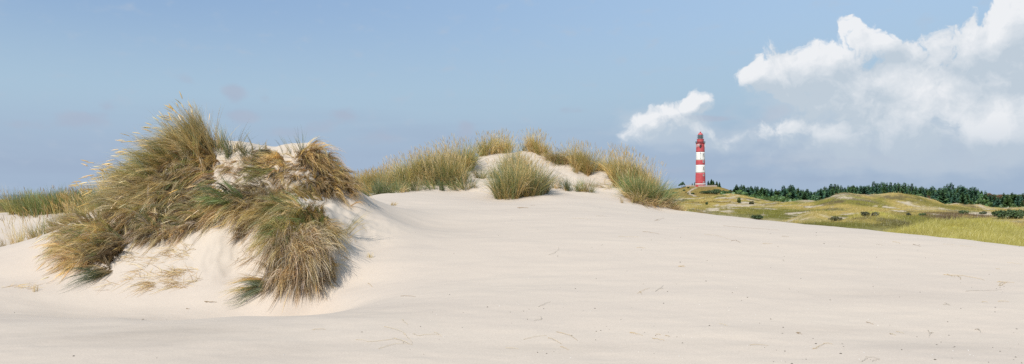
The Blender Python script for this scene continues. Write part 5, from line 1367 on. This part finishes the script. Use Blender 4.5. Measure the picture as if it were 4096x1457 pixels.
def mixc(nt, f, a, b):
    n = nt.nodes.new("ShaderNodeMix"); n.data_type = 'RGBA'
    for k, v in (("Factor", f), ("A", a), ("B", b)):
        if isinstance(v, (int, float)): n.inputs[k].default_value = v
        elif isinstance(v, tuple): n.inputs[k].default_value = (*v, 1)
        else: nt.links.new(v, n.inputs[k])
    return n.outputs["Result"]

def ae(px, py):
    x, z = (px - CX) / F, (HY - py) / F
    return math.atan2(x, 1.0), math.atan2(z, math.hypot(x, 1.0))
def rad(px_r): return px_r / F * 0.86

CUMULUS = [  # px, py, rx, ry, weight : heaps of the big cloud on the right
    (3412, 125, 46, 40, 0.9), (3470, 165, 68, 50, 0.9), (3535, 178, 38, 36, 0.6), (3350, 200, 70, 55, 0.8), (3260, 230, 75, 50, 0.7), (3180, 215, 55, 45, 0.65),
    (3085, 285, 80, 60, 0.7), (3055, 195, 45, 45, 0.5), (3180, 300, 110, 65, 0.75), (3330, 300, 140, 80, 0.8), (3470, 280, 120, 85, 0.8), (3240, 355, 100, 45, 0.6), (3420, 380, 130, 60, 0.65),
    (3620, 310, 90, 70, 0.75), (3700, 360, 90, 75, 0.7), (3760, 420, 90, 70, 0.7), (3600, 420, 120, 70, 0.6), (3700, 230, 100, 60, 0.5), (3800, 190, 110, 60, 0.65), (3920, 160, 90, 55, 0.6), (4010, 120, 62, 48, 0.8), (4070, 50, 52, 50, 0.9), (4140, 20, 90, 120, 0.9),
    (3960, 260, 180, 90, 0.7), (4120, 210, 120, 110, 0.8), (4230, 250, 200, 220, 0.9), (3880, 360, 130, 70, 0.55), (4050, 350, 110, 50, 0.5), (3450, 440, 70, 50, 0.55), (3515, 465, 75, 70, 1.05), (3560, 530, 120, 60, 1.0), (3680, 500, 120, 60, 0.85),
    (3120, 505, 75, 46, 1.1), (3190, 540, 140, 46, 0.95), (3325, 508, 62, 52, 1.15), (3350, 550, 110, 40, 0.85), (3980, 490, 75, 55, 0.85), (4050, 450, 80, 75, 1.1), (4110, 470, 90, 80, 1.1), (3800, 520, 150, 60, 0.85), (3850, 590, 300, 55, 0.75), (4150, 560, 160, 60, 0.8), (3300, 600, 240, 40, 0.55),
    (3250, 385, 160, 60, 0.85), (3430, 430, 130, 60, 0.85), (3120, 335, 110, 70, 1.0), (3250, 300, 110, 60, 0.8), (3480, 380, 100, 60, .8), (3900, 430, 120, 60, 0.6),
    (4500, 250, 300, 240, 1.0), (4500, 520, 300, 110, 0.9),
    (2782, 388, 30, 26, 1.2), (2742, 412, 42, 26, 0.95), (2690, 425, 45, 24, 0.95), (2760, 430, 60, 36, 1.0), (2620, 448, 50, 24, 0.95), (2550, 460, 38, 28, 0.95), (2650, 485, 115, 44, 1.0), (2570, 515, 75, 40, 0.9), (2720, 520, 110, 40, 0.85), (2640, 550, 130, 34, .6), (2798, 522, 42, 32, 0.95), (2850, 530, 24, 20, 1.0), (2880, 562, 90, 34, 0.85)]
WISPS = [  # soft grey scraps and the veil low in the sky
    (935, 375, 38, 36, 0.62), (965, 468, 62, 26, 0.6), (330, 478, 75, 24, 0.62), (100, 500, 150, 18, 0.4), (1375, 460, 55, 26, 0.6), (1270, 505, 70, 25, 0.4), (1510, 550, 80, 28, 0.55), (1860, 540, 45, 40, 0.5), (1870, 500, 30, 25, .3),
    (1065, 400, 22, 18, 0.4), (425, 430, 36, 24, 0.4), (740, 320, 30, 20, 0.3), (2270, 440, 80, 14, 0.45), (2730, 470, 100, 9, 0.9), (2850, 478, 70, 9, 0.6), (3110, 445, 50, 22, 0.5), (3060, 480, 60, 14, 0.4),
    (2700, 680, 60, 18, 0.45), (3250, 640, 220, 30, 0.4), (3800, 650, 400, 40, 0.45), (1150, 530, 100, 22, 0.4), (1650, 620, 90, 20, .3)]

def blob_sum(nt, X, Y, blobs):
    tot = None
    for px, py, rx, ry, wgt in blobs:
        a, e = ae(px, py)
        dx = mth(nt, 'MULTIPLY_ADD', X, 1 / rad(rx), -a / rad(rx))
        dy = mth(nt, 'MULTIPLY_ADD', Y, 1 / rad(ry), -e / rad(ry))
        r2 = mth(nt, 'MULTIPLY_ADD', dy, dy, mth(nt, 'MULTIPLY', dx, dx))
        k = math.sqrt(wgt)
        g = mth(nt, 'MULTIPLY_ADD', r2, -0.25 * k, k, clamp=True)     # compact heap: (1 - r2/4)^2
        tot = mth(nt, 'MULTIPLY', g, g) if tot is None else mth(nt, 'MULTIPLY_ADD', g, g, tot)
    return tot

def cloud_group():
    g = bpy.data.node_groups.new("cloud_heaps", 'ShaderNodeTree')
    g.interface.new_socket("X", in_out='INPUT', socket_type='NodeSocketFloat')
    g.interface.new_socket("Y", in_out='INPUT', socket_type='NodeSocketFloat')
    g.interface.new_socket("Density", in_out='OUTPUT', socket_type='NodeSocketFloat')
    g.interface.new_socket("Body", in_out='OUTPUT', socket_type='NodeSocketFloat')
    gi = g.nodes.new("NodeGroupInput"); go = g.nodes.new("NodeGroupOutput")
    cmb = g.nodes.new("ShaderNodeCombineXYZ"); g.links.new(gi.outputs["X"], cmb.inputs[0]); g.links.new(gi.outputs["Y"], cmb.inputs[1])
    warp = g.nodes.new("ShaderNodeTexNoise"); warp.noise_dimensions = '2D'; warp.inputs["Scale"].default_value = 21; warp.inputs["Detail"].default_value = 5
    g.links.new(cmb.outputs[0], warp.inputs["Vector"])
    ws = g.nodes.new("ShaderNodeSeparateColor"); g.links.new(warp.outputs["Color"], ws.inputs[0])
    X2 = mth(g, 'ADD', gi.outputs["X"], mth(g, 'MULTIPLY_ADD', ws.outputs[0], 0.05, -0.025))
    Y2 = mth(g, 'ADD', gi.outputs["Y"], mth(g, 'MULTIPLY_ADD', ws.outputs[1], 0.04, -0.02))
    body = blob_sum(g, X2, Y2, CUMULUS)
    raw = mth(g, 'POWER', body, 0.6)
    body = mth(g, 'SUBTRACT', 1.0, mth(g, 'POWER', 0.40, body))       # soft union
    cmb2 = g.nodes.new("ShaderNodeCombineXYZ"); g.links.new(X2, cmb2.inputs[0]); g.links.new(Y2, cmb2.inputs[1])
    v = g.nodes.new("ShaderNodeTexVoronoi"); v.voronoi_dimensions = '2D'; v.feature = 'F1'
    v.inputs["Scale"].default_value = 24; v.inputs["Detail"].default_value = 3.0; v.inputs["Roughness"].default_value = 0.55; v.inputs["Lacunarity"].default_value = 2.3
    v.normalize = True
    g.links.new(cmb2.outputs[0], v.inputs["Vector"])
    nz = g.nodes.new("ShaderNodeTexNoise"); nz.noise_dimensions = '2D'; nz.inputs["Scale"].default_value = 30; nz.inputs["Detail"].default_value = 8; nz.inputs["Roughness"].default_value = 0.58
    g.links.new(cmb2.outputs[0], nz.inputs["Vector"])
    puff = mth(g, 'MULTIPLY_ADD', v.outputs["Distance"], -1.35, 0.44)
    tur = mth(g, 'MULTIPLY_ADD', nz.outputs["Fac"], 1.35, -0.675)
    dens = mth(g, 'ADD', mth(g, 'ADD', body, puff), tur)
    dens = mth(g, 'MINIMUM', dens, mth(g, 'MULTIPLY', body, 7.0))
    g.links.new(dens, go.inputs["Density"]); g.links.new(mth(g, 'MULTIPLY_ADD', puff, 0.45, raw), go.inputs["Body"])
    return g

tc = WN("ShaderNodeTexCoord")
sep = WN("ShaderNodeSeparateXYZ"); WL(tc.outputs["Generated"], sep.inputs[0])
AZ = mth(wt, 'ARCTAN2', sep.outputs[0], sep.outputs[1])
EL = mth(wt, 'ARCSINE', sep.outputs[2])
CG = cloud_group()
def cloud_at(dx, dy):
    n = WN("ShaderNodeGroup"); n.node_tree = CG
    WL(mth(wt, 'ADD', AZ, dx), n.inputs["X"]); WL(mth(wt, 'ADD', EL, dy), n.inputs["Y"])
    return n
c0 = cloud_at(0, 0); c1 = cloud_at(-0.012, 0.018)
soft = mth(wt, 'ADD', mapr(wt, EL, 0.06, 0.15, 0.5, 0.24), mapr(wt, AZ, 0.29, 0.36, 0.18, 0.0))
alpha = mapr(wt, c0.outputs["Density"], 0.30, mth(wt, 'ADD', soft, 0.36))
near_light = mth(wt, 'SUBTRACT', c0.outputs["Density"], c1.outputs["Density"])
far_light = mth(wt, 'SUBTRACT', c0.outputs["Body"], c1.outputs["Body"])
lit = mth(wt, 'ADD', mth(wt, 'MULTIPLY', near_light, 0.42), mth(wt, 'MULTIPLY', far_light, 0.25))
SUNLIT = [(3440, 130, 110, 80, 1.0), (3330, 210, 110, 60, .7), (3080, 260, 80, 50, .35), (3520, 180, 50, 40, .6), (3660, 340, 90, 60, .8), (3740, 420, 90, 80, .9), (3540, 490, 70, 60, .6), (4050, 480, 140, 70, 2.2), (3960, 510, 80, 40, .8), (2650, 495, 150, 60, .4), (2860, 560, 70, 30, .35), (4060, 60, 90, 80, .9), (3870, 200, 120, 50, .45),
          (3330, 510, 50, 35, .5), (3130, 505, 50, 30, .3), (2775, 385, 46, 30, .9), (2700, 425, 55, 22, .5), (2600, 450, 55, 22, .4)]
SHADE = [(4080, 310, 120, 85, 1.0), (3900, 330, 110, 60, .6), (3620, 220, 90, 50, .4), (3480, 390, 90, 50, .5), (3200, 380, 130, 50, .5), (3950, 590, 250, 40, .4)]
lit = mth(wt, 'ADD', lit, mth(wt, 'MULTIPLY_ADD', blob_sum(wt, AZ, EL, SUNLIT), 0.36, 0.30))
lit = mth(wt, 'SUBTRACT', lit, mth(wt, 'MULTIPLY', blob_sum(wt, AZ, EL, SHADE), 0.17), clamp=True)

sky = WN("ShaderNodeTexSky"); sky.sky_type = 'NISHITA'; sky.sun_disc = False
sky.sun_elevation = math.asin(SUN.z); sky.sun_rotation = math.atan2(SUN.x, SUN.y)
sky.air_density = 1.0; sky.dust_density = 0.6; sky.ozone_density = 1.5
K = 1 / SKY_STR
def kc(r, g, b):   # sRGB bytes as seen in the sky -> radiance fed to the background
    f = lambda c: ((c / 255 + 0.055) / 1.055) ** 2.4 if c > 10 else c / 3294.6
    return (f(r) * K, f(g) * K, f(b) * K)
# marine haze veils the lowest degrees of the sky; it is a grey blue against the clear air above
hz = mapr(wt, EL, 0.0, 0.30, 1.0, 0.0)
n_v = WN("ShaderNodeTexNoise"); n_v.noise_dimensions = '2D'; n_v.inputs["Scale"].default_value = 3.0; n_v.inputs["Detail"].default_value = 5
mpv = WN("ShaderNodeMapping"); mpv.inputs["Scale"].default_value = (1.0, 11.0, 1)
cv = WN("ShaderNodeCombineXYZ"); WL(AZ, cv.inputs[0]); WL(EL, cv.inputs[1]); WL(cv.outputs[0], mpv.inputs[0]); WL(mpv.outputs[0], n_v.inputs["Vector"])
clear = mixc(wt, 0.85, sky.outputs[0], mixc(wt, mapr(wt, AZ, -0.6, 0.55), kc(143, 174, 212), kc(172, 201, 231)))
midc = mixc(wt, mapr(wt, EL, 0.04, 0.14, 0, 1), kc(164, 183, 206), kc(170, 196, 216))
base = mixc(wt, mapr(wt, EL, 0.10, 0.27, 0, 1), midc, clear)
veil = mth(wt, 'MULTIPLY', mapr(wt, n_v.outputs["Fac"], 0.42, 0.75), mapr(wt, EL, 0.02, 0.15, 0.8, 0.0))
base = mixc(wt, veil, base, kc(160, 178, 202))
# high grey scraps
wsp = blob_sum(wt, AZ, EL, WISPS)
n_w = WN("ShaderNodeTexNoise"); n_w.noise_dimensions = '2D'; n_w.inputs["Scale"].default_value = 30; n_w.inputs["Detail"].default_value = 6
mpw = WN("ShaderNodeMapping"); mpw.inputs["Scale"].default_value = (1.0, 1.9, 1); WL(cv.outputs[0], mpw.inputs[0]); WL(mpw.outputs[0], n_w.inputs["Vector"])
wa = mth(wt, 'MULTIPLY', mapr(wt, mth(wt, 'ADD', wsp, mth(wt, 'MULTIPLY_ADD', n_w.outputs["Fac"], 0.9, -0.45)), 0.05, 0.7), 0.85)
base = mixc(wt, wa, base, kc(170, 183, 203))
# broad pale veil under the big cloud
VEIL = [(3450, 560, 420, 110, .75), (4000, 620, 420, 70, .6), (3900, 420, 330, 160, .6), (2650, 510, 150, 75, 1.1), (2880, 565, 90, 40, .5), (3150, 420, 160, 90, .35), (3250, 330, 200, 90, .4)]
va = mth(wt, 'MULTIPLY', mapr(wt, mth(wt, 'ADD', blob_sum(wt, AZ, EL, VEIL), mth(wt, 'MULTIPLY_ADD', n_w.outputs["Fac"], 0.8, -0.4)), 0.0, 0.8), 0.62)
base = mixc(wt, va, base, kc(192, 205, 218))
# cumulus
ccol = mixc(wt, mapr(wt, lit, 0.22, 0.95, 0, 1, False), kc(192, 205, 217), kc(239, 241, 244))
lowfade = mapr(wt, EL, 0.025, 0.105, 0.25, 0.98)
final = mixc(wt, mth(wt, 'MULTIPLY', alpha, lowfade), base, ccol)
bg = WN("ShaderNodeBackground"); bg.inputs["Strength"].default_value = SKY_STR
WL(final, bg.inputs["Color"])
wo = WN("ShaderNodeOutputWorld"); WL(bg.outputs[0], wo.inputs[0])
try:
    w.cycles.sampling_method = 'MANUAL'; w.cycles.sample_map_resolution = 256
except Exception: pass

scene.view_settings.view_transform = 'Standard'
scene.view_settings.look = 'None'
scene.view_settings.exposure = EXPO
scene.view_settings.gamma = 1.0
scene.render.film_transparent = False
scene.cycles.use_denoising = False
scene.cycles.max_bounces = 6
scene.cycles.diffuse_bounces = 3
scene.cycles.transparent_max_bounces = 4
